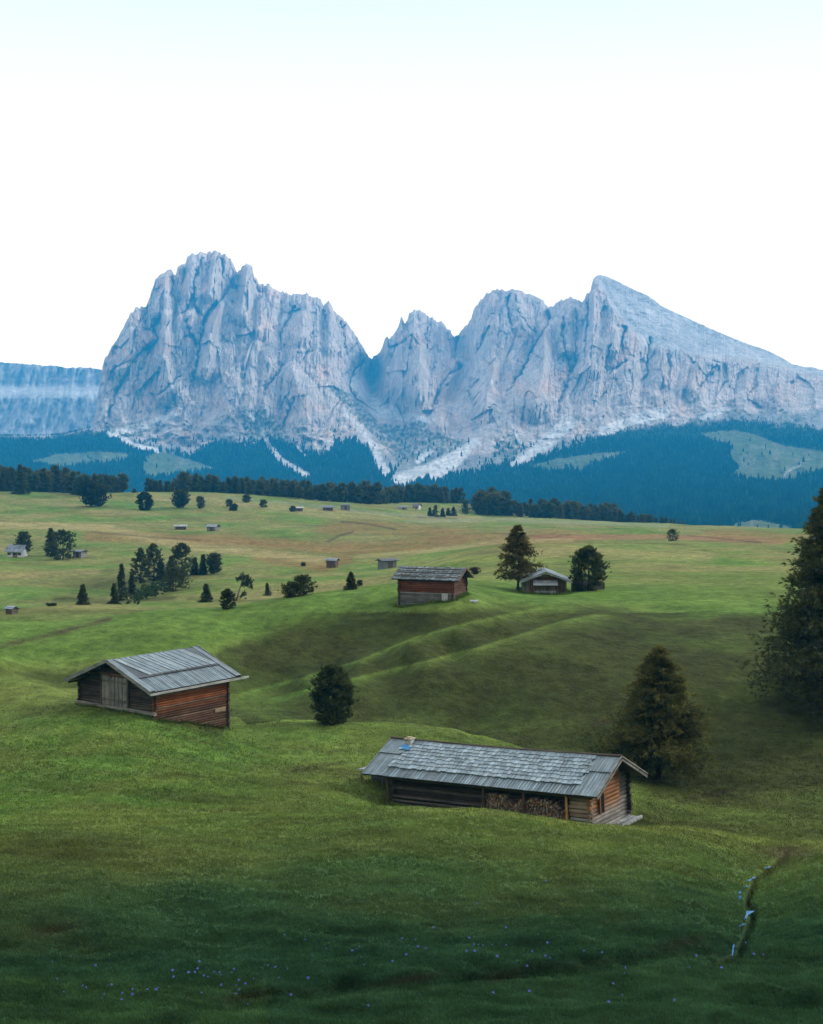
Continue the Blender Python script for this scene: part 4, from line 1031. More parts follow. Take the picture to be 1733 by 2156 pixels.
# doors in the gable
dy0, dy1 = -1.55, 1.35
for (ya, yb) in ((dy0, -.13), (-.07, dy1)):
    mb = MB(); y = ya
    while y < yb - .02:
        w = min(random.uniform(.17, .27), yb - y); mb.box(wx0 - .24, wx0 - .17 - random.uniform(0, .015), y + .008, y + w - .008, -1.6, .70 + random.uniform(-.03, .03), cjit((.21, .2, .19), .35)); y += w
    mb.box(wx0 - .29, wx0 - .245, ya + .05, yb - .05, -1.25, -1.07, (.16, .15, .14)); mb.box(wx0 - .29, wx0 - .245, ya + .05, yb - .05, .2, .37, (.16, .15, .14))
    d = mb.build('door', M_WOOD_Z, r1)
mb = MB(); mb.box(wx0 - .27, wx0 - .12, dy0 - .18, dy0 - .01, -1.63, .76, (.10, .085, .07)); mb.box(wx0 - .27, wx0 - .12, dy1 + .01, dy1 + .18, -1.63, .76, (.10, .085, .07)); mb.box(wx0 - .27, wx0 - .12, dy0 - .25, dy1 + .25, .762, .93, (.16, .09, .06)); mb.build('door_frame', M_WOOD_Z, r1)
mb = MB()
for i in range(4): mb.box(-2.9 + i * .21, -2.9 + i * .21 + .19, wy0 - .2, wy0 - .15, -4.3, -3.15 + random.uniform(-.08, .05), cjit((.34, .22, .15), .15))
tag(mb.build('hatch', M_WOOD_Z, r1), 'pale board hatch at the foot of the side wall')
mb = MB(); mb.box(2.4, 3.6, wy0 - .165, wy0 - .12, -2.65, -2.32, (.27, .19, .13)); tag(mb.build('repair_board', M_WOOD_X, r1), 'light mending board on the side wall')
mb = MB(); rc = (.155, .20, .222)
under_roof(mb, R1, (.05, .045, .04))
for side in (-1, 1):
    R1.course(mb, side, R1.x0 + .55, R1.x1 - .5, 0, .43, .22, .03, rc, a=.36, gap=.034)
    R1.course(mb, side, R1.x0 + .55, R1.x1 - .55, .40, .985, .3, .05, (.06, .075, .085), gap=.012, a=.16)
    R1.course(mb, side, R1.x0 + .6, R1.x1 - 1.75, .42, .98, .62, .10, rc, shear=2.1 if side < 0 else 0, gap=.055, th=.06, a=.22)
    R1.course(mb, side, R1.x0, R1.x0 + .56, 0, 1.0, .19, .13, (.17, .215, .235), a=.15); R1.course(mb, side, R1.x1 - .56, R1.x1, 0, 1.0, .19, .13, (.17, .215, .235), a=.15)
    R1.course(mb, side, R1.x0 + .4, R1.x1 - .4, .385, .425, 2.4, .13, (.10, .095, .09), th=.03)
mb.build('roof', M_ROOF, r1)
mb = MB(); mb.box(R1.x0 - .02, R1.x1 + .9, -R1.hw - .14, -R1.hw - .03, -.20, -.04, (.33, .34, .32)); mb.build('eave_board', M_WOOD_X, r1)
barge(r1, R1, R1.x0 - .05, R1.x0 - .005, -.12, .30, (.22, .23, .22))
barge(r1, R1, R1.x1 + .005, R1.x1 + .05, -.12, .30, (.2, .2, .2))
for t in (.06, .3, .55, .8, 1.0):
    for side in ((-1, 1) if t < 1 else (1,)):
        y, z = side * R1.hw * (1 - t), R1.rise * t - .22
        mb = MB(); mb.tube([(R1.x0 + .12, y, z), (R1.x1 - .12, y, z)], [.09, .09], (.10, .085, .07), 7); mb.build('purlin', M_WOOD_X, r1)

# --- long barn
r2 = hut_root('barn', 6.192, 87.435, -20.75, -.604, 'long low barn with shingled roof, chimney and firewood under its front eave', .052)
R2_ = Roof(-9.113, 8.394, 3.5, 1.735, .10)
bx0, bx1, by0, by1 = -7.2, 7.35, -2.45, 2.75
bd_ = lambda t, i: (.050, .038, .030) if i % 4 else (.085, .075, .066)
log_wall('wall', r2, 'x', bx0, bx1, by0, -2.9, .35, bd_, .23)
log_wall('wall', r2, 'x', bx0, bx1, by1, -2.4, .25, bd_, .23)
log_wall('wall', r2, 'y', by0, by1, bx0, -2.9, 1.5, bd_, .23, topf=gable_lim(R2_, by0, by1))
og = lambda t, i: tuple(np.array(ORANGE) * sstep(.25, .5, t) + np.array((.20, .185, .165)) * (1 - sstep(.25, .5, t)))
tag(log_wall('wall', r2, 'y', -2.9, .75, bx1 + .25, -2.9, 1.5, og, .25, topf=gable_lim(R2_, -2.9, .75)), 'orange log gable wall with grey lower logs')
tag(log_wall('wall', r2, 'y', .75, by1 + .15, bx1 - .12, -2.6, 1.5, lambda t, i: (.19, .18, .17), .25, topf=gable_lim(R2_, .75, by1 + .15)), 'weathered grey set back part of the gable wall')
log_wall('wall', r2, 'x', 6.35, bx1 + .25, -2.9, -2.95, -.2, lambda t, i: (.22, .17, .12) if t > .5 else (.17, .17, .15), .25, ext=.15)
mb = MB(); mb.box(bx1 + .40, bx1 + .46, -1.95, -1.55, -1.25, -.25, (.012, .011, .01)); w_ = mb.build('window', M_WOOD_Z, r2)
mb = MB(); mb.box(bx1 + .38, bx1 + .5, -2.08, -1.955, -1.35, -.15, (.16, .08, .04)); mb.box(bx1 + .38, bx1 + .5, -1.545, -1.44, -1.35, -.15, (.16, .08, .04)); mb.build('frame', M_WOOD_Z, w_)
mb = MB()
for y in (-2.5, -1.6, -.7, .2, 1.1): mb.box(bx1 + .45, bx1 + 1.15, y, y + .88, -2.35, -2.27, cjit((.27, .29, .29), .12))
mb.box(bx1 + 1.18, bx1 + 1.3, -2.7, 2.1, -2.42, -2.22, (.3, .32, .32)); mb.box(bx1 + 1.0, bx1 + 1.14, -2.6, -2.4, -3.2, -2.36, (.3, .3, .29)); mb.box(bx1 + 1.0, bx1 + 1.14, 1.8, 2.0, -3.2, -2.36, (.3, .3, .29))
mb.build('porch_deck', M_WOOD_Y, r2)
for x, c in ((-7.35, (.075, .058, .045)), (.15, (.07, .052, .04)), (3.1, (.09, .06, .045)), (6.1, (.42, .22, .085))):
    mb = MB(); mb.tube([(x, -3.15, -3.0), (x + .02, -3.16, -1.6), (x, -3.12, -.12)], [.105, .10, .095], c, 8); mb.build('post', M_WOOD_Z, r2)
mb = MB(); mb.tube([(-7.5, -3.12, -.16), (7.9, -3.12, -.16)], [.09, .09], (.07, .055, .045), 8); mb.build('eave_beam', M_WOOD_X, r2)
mb = MB()
for k in range(5): mb.tube([(-7.2, -2.72, -1.45 - k * .27), (.1, -2.72, -1.45 - k * .27)], [.085, .085], cjit((.10, .092, .085), .3), 7)
mb.build('rail', M_WOOD_X, r2)
mb = MB(); rc2 = (.165, .215, .24)
under_roof(mb, R2_, (.04, .035, .03))
ts = [0, .235, .34, .44, .535, .63, .72, .81, .9, 1.0]
for side in (-1, 1):
    R2_.course(mb, side, R2_.x0 + 1.6, R2_.x1 - 1.55, 0, .27, .2, .02, rc2, a=.34, gap=.024)
    for a_, b_ in zip(ts[1:-1], ts[2:]):
        R2_.course(mb, side, R2_.x0 + 1.7 + random.uniform(-.3, .3), R2_.x1 - 1.5 + random.uniform(-.3, .3), a_, b_ + .03, .33, .085, (.215, .275, .305), ragged=.014, gap=.018, th=.06, a=.3)
    for xa, xb in ((R2_.x0, R2_.x0 + 1.75), (R2_.x1 - 1.7, R2_.x1)):
        R2_.course(mb, side, xa, xb, 0, .62, .21, .04, (.17, .22, .24), a=.2, gap=.014); R2_.course(mb, side, xa, xb, .59, 1.0, .21, .10, (.16, .205, .225), a=.2, gap=.014)
mb.build('roof', M_ROOF, r2)
mb = MB(); q = [R2_.pt(-1, x, 1.0, .18) for x in np.linspace(R2_.x0 - .05, R2_.x1, 9)]
mb.tube([(a_, 0.0, c_) for a_, b_, c_ in q], [.075] * 9, (.095, .075, .06), 6); mb.build('ridge_beam', M_WOOD_X, r2)
barge(r2, R2_, R2_.x1 + .005, R2_.x1 + .05, -.13, .13, (.17, .165, .15))
barge(r2, R2_, R2_.x1 + .005, R2_.x1 + .05, .09, .08, (.24, .23, .2))
barge(r2, R2_, R2_.x0 - .05, R2_.x0 - .005, -.1, .24, (.2, .22, .22))
mb = MB(); cx, cy = -7.35, -.35
mb.box(cx - .25, cx + .25, cy - .24, cy + .24, .9, 1.95, (.50, .50, .48)); mb.box(cx - .3, cx + .3, cy - .29, cy + .29, 1.952, 2.02, (.5, .44, .34)); mb.box(cx - .16, cx + .16, cy - .15, cy + .15, 2.022, 2.1, (.45, .36, .25))
mb.build('chimney', M_STONE, r2)
# blue tarp patch laid below the chimney: rests on the roof
mb = MB()
for i in range(4):
    for j in range(3):
        x = cx - .42 + i * .22; t = .70 + j * .045 + .01 * math.sin(i * 2)
        R2_.board(mb, -1, x, x + .219, t, t + .0448, .19 + .03 * random.random(), .19 + .02 * random.random(), .02, cjit((.045, .20, .42), .35) if (i + j) % 5 else (.3, .42, .44))
t_ = mb.build('tarp', M_CLOTH); t_.matrix_world = Matrix.Translation(r2.location) @ r2.rotation_euler.to_matrix().to_4x4()
tag(t_, 'small crumpled blue tarp lying on the barn roof below the chimney', 'tarp')
# firewood stack: split logs, end grain facing out
mb = MB()
for row in range(17):
    x = .35
    while x < 5.9:
        w = random.uniform(.10, .22); z = -2.6 + row * .125 + random.uniform(-.03, .03); lim = -.62 + .28 * math.sin(x * 1.9) + .12 * math.sin(x * 5.1)
        if z < lim:
            c = cjit(random.choice([(.2, .15, .11), (.28, .2, .14), (.11, .09, .075), (.34, .25, .17), (.2, .18, .165), (.27, .15, .09)]), .3)
            d = random.uniform(-.05, .05); mb.tube([(x, -3.05 + d, z), (x + random.uniform(-.02, .02), -2.6, z)], [w * .45, w * .45], c, random.choice([3, 4, 5, 6]))
        x += w
wd = mb.build('firewood', M_STONE); wd.matrix_world = Matrix.Translation(r2.location) @ r2.rotation_euler.to_matrix().to_4x4()
tag(wd, 'stack of split firewood under the front eave of the long barn', 'firewood', None, 'stuff')
# lean-to by the left end of the barn
pl = at(787, 1698, 93.0); gl = empty('lean_to', (pl[0], pl[1], float(ground_z(pl[0], pl[1]))), (0, 0, -.6))
tag(gl, 'low grey board lean to at the left end of the long barn', 'shelter')
mb = MB()
for k in range(5): mb.hexa([(-.9, -.7 + k * .36, .95), (1.4, -.7 + k * .36, 1.28), (1.4, -.36 + k * .36, 1.28), (-.9, -.36 + k * .36, .95), (-.9, -.7 + k * .36, 1.0), (1.4, -.7 + k * .36, 1.33), (1.4, -.36 + k * .36, 1.33), (-.9, -.36 + k * .36, 1.0)], cjit((.2, .23, .24), .2))
mb.build('roof', M_ROOF, gl)
for x in (-.6, 1.2):
    mb = MB(); mb.tube([(x, -.6, -.4), (x, -.6, .95 + .1 * x)], [.06, .06], (.12, .1, .085), 6); mb.build('post', M_WOOD_Z, gl)
mb = MB()
for k in range(4): mb.box(-.8, 1.3, .8, .86, -.3 + k * .32, .0 + k * .32, cjit((.1, .095, .09), .2))
mb.build('back_boards', M_WOOD_X, gl)

# --- red and grey hut
r3 = hut_root('hay_hut', 2.389, 149.814, -13.375, -.359, 'hay hut with red upper planks, grey lower logs and one small white window')
R3 = Roof(-3.891, 3.926, 2.60, 1.22, .05)
hx0, hx1, hy0, hy1 = -3.105, 3.1, -2.25, 2.25
up = lambda t, i: (.175, .060, .026) if i % 3 else (.145, .058, .03)
lo = lambda t, i: (.135, .13, .12) if i % 2 else (.17, .165, .155)
tag(log_wall('wall', r3, 'x', hx0, hx1, hy0, -1.38, .0, up, .2), 'reddish upper wall'); tag(log_wall('wall', r3, 'x', hx0, hx1, hy0 - .03, -3.6, -1.38, lo, .2), 'grey lower wall')
log_wall('wall', r3, 'x', hx0, hx1, hy1, -3.2, .0, dark, .2); log_wall('wall', r3, 'y', hy0, hy1, hx0, -3.6, 1.1, dark, .2, topf=gable_lim(R3, hy0, hy1))
log_wall('wall', r3, 'y', hy0, hy1, hx1, -3.6, 1.1, lambda t, i: (.10, .05, .032), .2, topf=gable_lim(R3, hy0, hy1))
mb = MB(); mb.box(1.95, 2.55, hy0 - .2, hy0 - .14, -2.15, -1.45, (.5, .52, .54)); w_ = mb.build('window', M_PAINT, r3)
mb = MB()
for a_ in (1.92, 2.22, 2.52): mb.box(a_, a_ + .06, hy0 - .24, hy0 - .202, -2.19, -1.41, (.68, .68, .66))
for a_ in (-2.2, -1.82, -1.45): mb.box(1.985, 2.215, hy0 - .235, hy0 - .205, a_, a_ + .05, (.66, .66, .64)); mb.box(2.285, 2.515, hy0 - .235, hy0 - .205, a_, a_ + .05, (.66, .66, .64))
mb.build('frame', M_PAINT, w_)
mb = MB(); under_roof(mb, R3, (.045, .04, .035))
for side in (-1, 1):
    for k, (a_, b_) in enumerate(((0, .36), (.33, .68), (.65, 1.0))): R3.course(mb, side, R3.x0, R3.x1, a_, b_, .34, .03 + .03 * k, (.12, .15, .16), ragged=.03, a=.42, gap=.03, th=.06)
mb.build('roof', M_ROOF, r3)
for i in range(26):
    x = random.uniform(R3.x0 + .2, R3.x1 - .2); t = random.choice([.2, .34, .5, .66, .85, .98]); p0 = R3.pt(-1, x, t, .13); q = random.uniform(.09, .17)
    mb = MB(); mb.tube([(p0[0] - q, p0[1], p0[2]), (p0[0], p0[1], p0[2] + .03), (p0[0] + q, p0[1], p0[2])], [q * .4, q * .6, q * .4], cjit((.3, .29, .27), .3), 6)
    o = mb.build('stone', M_STONE); o.matrix_world = Matrix.Translation(r3.location) @ r3.rotation_euler.to_matrix().to_4x4()
    tag(o, 'small grey stone weighing down the roof of the red and grey hut', 'stone', 'stones on the roof of the red and grey hut')
mb = MB()
for t in (.2, .5, .8): 
    a_, b_ = R3.pt(-1, R3.x0 + .1, t, .15), R3.pt(-1, R3.x1 - .1, t, .15); mb.tube([a_, b_], [.045, .045], (.12, .09, .06), 6)
mb.build('roof_pole', M_WOOD_X, r3)
barge(r3, R3, R3.x1 + .005, R3.x1 + .05, -.1, .22, (.12, .085, .06))
barge(r3, R3, R3.x0 - .05, R3.x0 - .005, -.1, .22, (.14, .13, .12))
mb = MB(); mb.box(hx1 + .3, hx1 + 2.1, -1.1, .5, -2.42, -2.28, (.34, .36, .36)); mb.box(hx1 + .4, hx1 + 1.9, -1.0, .4, -3.4, -2.422, (.2, .2, .2)); mb.build('doorstep', M_STONE, r3)

# --- gabled hut with fence
r4 = hut_root('gabled_hut', 17.319, 174.115, -15.843, 1.533, 'broad gabled hut with pale lower boards between the brown larch and the fence', .0)
R4 = Roof(-2.657, 4.7, 3.29, 1.30)
gx0, gx1, gy0, gy1 = -1.95, 4.2, -2.64, 2.9
log_wall('wall', r4, 'y', -1.35, 1.55, gx0, -1.2, 1.15, lambda t, i: (.12, .058, .034), .2, topf=gable_lim(R4, gy0, gy1))
mb = MB(); y = -2.64
while y < -1.3: mb.box(gx0 - .06, gx0, y, y + .17, -2.2, .12 + (y + 2.64) * .25, cjit((.12, .07, .045), .3)); y += .18
mb.build('wall', M_WOOD_Z, r4)
mb = MB(); y = 1.55
while y < 2.85: mb.box(gx0 - .06, gx0, y, y + .17, -2.2, .1 + (2.9 - y) * .25, cjit((.16, .15, .14) if y > 2.0 else (.17, .075, .04), .25)); y += .18
mb.build('wall', M_WOOD_Z, r4)
mb = MB(); mb.box(gx0, gx1, gy1 - .1, gy1, -2.2, .15, (.11, .115, .125)); mb.box(gx0, gx1, gy0, gy0 + .1, -2.2, .15, (.09, .06, .04)); mb.box(gx1 - .1, gx1, gy0 + .11, gy1 - .11, -2.2, .1, (.09, .06, .04)); mb.build('wall', M_WOOD_Z, r4)
mb = MB(); y = -1.28
while y < 1.5:
    mb.box(gx0 - .2, gx0 - .14, y, y + .16, -1.1, -.42, cjit((.17, .12, .085), .25)); mb.box(gx0 - .22, gx0 - .14, y, y + .16, -2.25, -1.12, cjit((.36, .37, .36), .25)); y += .17
mb.build('door', M_WOOD_Z, r4)
mb = MB(); mb.hexa([(gx0 - .75, -1.5, -.42), (gx0 - .05, -1.5, .22), (gx0 - .05, 1.65, .22), (gx0 - .75, 1.65, -.42), (gx0 - .78, -1.5, -.36), (gx0 - .08, -1.5, .28), (gx0 - .08, 1.65, .28), (gx0 - .78, 1.65, -.36)], (.27, .30, .32)); mb.build('awning', M_WOOD_Y, r4)
for y in (-1.42, 1.57):
    mb = MB(); mb.tube([(gx0 - .3, y, -2.4), (gx0 - .3, y, .1)], [.08, .08], (.12, .09, .07), 6); mb.build('post', M_WOOD_Z, r4)
mb = MB(); under_roof(mb, R4, (.05, .04, .035))
for side in (-1, 1):
    R4.course(mb, side, R4.x0, R4.x1, 0, .55, .3, .03, (.2, .235, .25), a=.32, gap=.02); R4.course(mb, side, R4.x0, R4.x1, .5, 1.0, .34, .08, (.21, .245, .26), a=.32, gap=.02)
mb.build('roof', M_ROOF, r4)
barge(r4, R4, R4.x0 - .06, R4.x0 - .005, -.12, .25, (.24, .26, .27))
pf0, pf1 = at(1203, 1246, 175.5), at(1272, 1240, 178)
fr_ = empty('plank_fence', (pf0[0], pf0[1], float(ground_z(pf0[0], pf0[1]))), (0, 0, math.atan2(pf1[1] - pf0[1], pf1[0] - pf0[0])))
tag(fr_, 'weathered upright plank fence running from the gabled hut to the rounded pine', 'fence')
fl = math.hypot(pf1[0] - pf0[0], pf1[1] - pf0[1]); mb = MB(); x = 0
while x < fl: mb.box(x, x + .2, -.03, .02, -.6, 1.65 - x * .12 + random.uniform(-.1, .08), cjit((.13, .115, .095), .35)); x += .215
mb.build('planks', M_WOOD_Z, fr_)
for x in (0.1, fl * .5, fl - .1):
    mb = MB(); mb.tube([(x, .1, -.6), (x, .1, 1.5 - x * .1)], [.07, .06], (.1, .085, .07), 6); mb.build('post', M_WOOD_Z, fr_)


# --- small huts far out on the meadows
def small_hut(name, px, py, wpx, hpx, yaw, roofc, wallc, label, lowc=None, ratio=.75, pitch=.42, windows=0, cat='hut', ov=.12, group='small huts scattered over the far meadows'):
    p = hit(px, py); m_ = p.y / F
    L = wpx * m_ / (abs(math.cos(yaw)) + ratio * abs(math.sin(yaw))); W = L * ratio; H = hpx * m_
    rise = W * .5 * pitch; wh = max(H - rise * 1.2, H * .45)
    o = tag(empty(name, (p.x, p.y + W * .3, p.z), (0, 0, yaw)), label, cat, group)
    mb = MB(); a_, b_ = L / 2 - ov * L, W / 2 - ov * W
    nb = 8
    for k in range(nb):
        c = cjit(wallc if (lowc is None or k > 3) else lowc, .14 if windows == 0 else .02)
        z0, z1 = -1.2 if k == 0 else wh * k / nb, wh * (k + 1) / nb
        mb.box(-a_, a_, -b_, b_, z0, z1, c)
    for sx in (-1, 1): mb._add([(sx * a_, -b_, wh + .002), (sx * a_, b_, wh + .002), (sx * a_, 0, wh + rise * .97)], [(0, 1, 2)], cjit(wallc, .1))
    mb.build('wall', M_PAINT if windows else M_WOOD_X, o)
    Rr = Roof(-L / 2, L / 2, W / 2, rise * 1.15); mb = MB()
    for side in (-1, 1): Rr.course(mb, side, Rr.x0, Rr.x1, 0, .52, L / 14, .02, roofc, a=.22); Rr.course(mb, side, Rr.x0, Rr.x1, .48, 1, L / 14, .08, roofc, a=.22)
    under_roof(mb, Rr, (.05, .045, .04)); ro = mb.build('roof', M_ROOF, o); ro.location = (0, 0, wh - .05)
    mb = MB(); dx = L * .12; mb.box(-dx + L * .05, dx + L * .05, -b_ - .06, -b_ - .005, 0, wh * .8, cjit((.10, .075, .055) if not windows else (.2, .13, .08), .1)); mb.build('door', M_WOOD_Z, o)
    for k in range(windows):
        xx = (-.28 + .56 * k / max(1, windows - 1)) * L; mb = MB(); mb.box(xx - L * .07, xx + L * .07, -b_ - .09, -b_ - .065, wh * .42, wh * .76, (.03, .035, .04)); w_ = mb.build('window', M_WOOD_Z, o)
        mb = MB(); mb.box(xx - L * .085, xx - L * .072, -b_ - .11, -b_ - .02, wh * .4, wh * .78, (.16, .1, .06)); mb.box(xx + L * .072, xx + L * .085, -b_ - .11, -b_ - .02, wh * .4, wh * .78, (.16, .1, .06)); mb.build('shutter', M_WOOD_Z, w_)
    return o


GR = (.215, .245, .265); DKR = (.095, .10, .11)
small_hut('hay_hut', 699, 1195, 33, 20, -.35, GR, (.13, .09, .065), 'small hut with pale roof on the slope left of the dark roofed shed', ratio=.7)
small_hut('shed', 815, 1197, 52, 21, .62, DKR, (.165, .17, .17), 'grey board shed with dark low roof behind the red and grey hut', pitch=.24, ratio=.6)
small_hut('hay_hut', 379, 1115, 31, 10, .12, (.33, .345, .36), (.11, .08, .06), 'flat looking pale roofed hut left one of two on the green slope', ratio=.6, pitch=.3)
small_hut('hay_hut', 447, 1118, 33, 14, -.4, GR, (.2, .19, .18), 'grey roofed hut right one of two on the green slope', ratio=.75)
small_hut('hay_hut', 627, 1076, 27, 9, .2, (.42, .42, .41), (.13, .11, .10), 'tiny far hut with whitish roof beside a tiny dark conifer', ratio=.6, pitch=.3)
small_hut('hay_hut', 690, 1075, 29, 11, .1, (.16, .175, .19), (.14, .11, .095), 'tiny far hut with dark roof left of the boxy grey one', ratio=.65)
small_hut('shed', 727, 1074, 21, 13, .0, (.2, .21, .22), (.20, .19, .18), 'boxy grey far shed below the middle of the tree line', ratio=.7, pitch=.16, ov=.03)
small_hut('hay_hut', 848, 1073, 23, 8, .15, (.2, .21, .23), (.33, .33, .32), 'tiny low far hut left of the far white farmhouse', ratio=.6)
small_hut('farmhouse', 878, 1072, 22, 12, -.5, (.13, .115, .12), (.6, .59, .56), 'far white farmhouse below the right end of the long tree line', windows=2, cat='house', ratio=.8, pitch=.6)
small_hut('farmhouse', 32, 1173, 50, 26, -.25, (.20, .235, .28), (.66, .68, .68), 'white farmhouse with small windows at the left border of the valley', windows=3, cat='house', ratio=.75, pitch=.75)
small_hut('shed', 165, 1174, 38, 16, -.55, (.16, .185, .215), (.24, .235, .23), 'grey roofed shed tucked against the blackish pine', ratio=.7, pitch=.2)
small_hut('hay_hut', 20, 1293, 34, 17, -.6, (.25, .29, .34), (.12, .1, .085), 'grey roofed hut half cut off at the left border above the bright crest', ratio=.8)

# slim pole right of the leaning tree
p = hit(569, 1256); mb = MB(); mb.tube([(0, 0, -.3), (0, 0, 22 * p.y / F)], [.07, .05], (.16, .14, .12), 6); o = mb.build('pole', M_WOOD_Z); o.location = p
tag(o, 'thin bare pole next to a tiny spruce above the bright crest', 'pole')

# ------------------------------------------------------------------ brook water
mw, nt, out = new_mat('brook_water')
b = N(nt, 'ShaderNodeBsdfPrincipled', Roughness=.25); b.inputs['Base Color'].default_value = (.02, .12, .27, 1); b.inputs['Specular IOR Level'].default_value = .12
nz = N(nt, 'ShaderNodeTexNoise', Scale=9.0, Detail=3.0); bp = N(nt, 'ShaderNodeBump', Strength=.4, Distance=.05); nt.links.new(nz.outputs['Fac'], bp.inputs['Height']); nt.links.new(bp.outputs[0], b.inputs['Normal']); nt.links.new(b.outputs[0], out.inputs['Surface'])
mb = MB()
for pts, w in (([(1627, 1827), (1622, 1831)], 3.0), ([(1595, 1849), (1588, 1854), (1584, 1857)], 3.0), ([(1581, 1868), (1575, 1871)], 3.0), ([(1567, 1878), (1566, 1884)], 3.0), ([(1567, 1888), (1566, 1896)], 3.0), ([(1584, 1920), (1581, 1929), (1578, 1938)], 3.2), ([(1575, 1947), (1569, 1951), (1565, 1955)], 3.0), ([(1555, 1990), (1553, 2002), (1552, 2014)], 1.8)):
    L_, R_ = [], []
    for (x, y) in pts:
        e = random.uniform(.7, 1.2)
        a_ = hit(x - w * e, y); c_ = hit(x + w * e, y); c0 = hit(x, y); z = c0.z + .04
        L_.append((a_.x, c0.y, z)); R_.append((c_.x, c0.y, z))
    vs = L_ + R_; n = len(L_); fs = [(i, i + n, i + n + 1, i + 1) for i in range(n - 1)]
    mb._add(vs, fs, (.1, .2, .4))
wt = mb.build('brook_water', mw); tag(wt, kind='structure')

# ------------------------------------------------------------------ grass
NG = 380000
gp = RNG.uniform(-130, 1880, NG); gy = 2175 - (2175 - 1262) * RNG.uniform(0, 1, NG) ** 1.15
gx_, gy_, gz_, gr = hits(gp, gy)
ok = (gr < 190) & (gr > 18) & (RNG.uniform(0, 1, NG) > sstep(72, 132, gr))
bdist, _ = seg_dist(gp, gy, BROOK); ok &= ~((bdist < 5) & (gr < 85))
for (rt, x0, x1, y0, y1) in ((r1, -4.3, 4.2, -4.7, 4.6), (r2, -7.6, 8.8, -3.3, 3.0), (r3, -3.4, 5.2, -2.6, 2.5), (r4, -2.2, 4.4, -2.9, 3.1)):
    yw = rt.rotation_euler[2]; dx, dy = gx_ - rt.location[0], gy_ - rt.location[1]
    lx, ly = dx * math.cos(yw) + dy * math.sin(yw), -dx * math.sin(yw) + dy * math.cos(yw)
    ok &= ~((lx > x0) & (lx < x1) & (ly > y0) & (ly < y1))
gp, gy, gx_, gy_, gz_, gr = [a_[ok] for a_ in (gp, gy, gx_, gy_, gz_, gr)]
ex, ey = [], []
for (rt, x0, x1, y0, y1) in ((r1, -4.15, 4.05, -4.6, 4.4), (r2, -7.4, 8.6, -3.35, 2.9), (r3, -3.25, 3.2, -2.4, 2.35), (r4, -2.2, 4.3, -2.75, 3.0)):
    for k in range(900):
        u_ = RNG.uniform(0, 1); e_ = RNG.uniform(.0, .5) ** 1.5
        lx, ly = ((x0 + (x1 - x0) * u_, y0 - e_), (x0 + (x1 - x0) * u_, y1 + e_), (x0 - e_, y0 + (y1 - y0) * u_), (x1 + e_, y0 + (y1 - y0) * u_))[k % 4]
        yw = rt.rotation_euler[2]; ex.append(rt.location[0] + lx * math.cos(yw) - ly * math.sin(yw)); ey.append(rt.location[1] + lx * math.sin(yw) + ly * math.cos(yw))
ex, ey = np.array(ex), np.array(ey); ez = ground_z(ex, ey); epx, epy = proj(ex, ey, ez)
n0 = len(gp)
gp, gy, gx_, gy_, gz_ = np.r_[gp, epx], np.r_[gy, epy], np.r_[gx_, ex], np.r_[gy_, ey], np.r_[gz_, ez]; gr = np.hypot(gx_, gy_)
n = len(gp)
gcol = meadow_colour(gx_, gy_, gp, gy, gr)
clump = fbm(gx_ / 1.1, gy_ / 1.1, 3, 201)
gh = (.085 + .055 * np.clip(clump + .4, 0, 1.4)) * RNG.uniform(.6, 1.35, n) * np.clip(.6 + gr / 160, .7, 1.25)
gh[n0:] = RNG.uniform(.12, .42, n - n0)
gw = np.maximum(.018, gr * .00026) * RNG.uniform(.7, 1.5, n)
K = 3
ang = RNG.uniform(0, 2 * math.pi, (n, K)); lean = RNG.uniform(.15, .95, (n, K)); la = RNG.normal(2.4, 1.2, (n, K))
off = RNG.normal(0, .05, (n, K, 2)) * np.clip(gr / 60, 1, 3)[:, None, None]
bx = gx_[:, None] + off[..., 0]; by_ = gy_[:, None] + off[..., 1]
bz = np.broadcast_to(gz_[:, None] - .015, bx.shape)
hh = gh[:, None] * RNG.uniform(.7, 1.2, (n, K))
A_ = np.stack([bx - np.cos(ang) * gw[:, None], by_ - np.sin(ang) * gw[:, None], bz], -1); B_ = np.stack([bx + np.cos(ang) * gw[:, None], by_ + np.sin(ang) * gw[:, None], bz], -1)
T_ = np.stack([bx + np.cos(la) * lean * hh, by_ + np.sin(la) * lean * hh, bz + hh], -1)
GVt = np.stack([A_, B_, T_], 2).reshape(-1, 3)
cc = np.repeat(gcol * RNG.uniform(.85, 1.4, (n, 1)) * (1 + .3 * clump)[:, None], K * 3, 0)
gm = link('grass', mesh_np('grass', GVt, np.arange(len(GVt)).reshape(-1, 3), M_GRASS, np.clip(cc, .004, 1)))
tag(gm, 'short pasture grass covering the near slopes', 'grass', None, 'stuff')

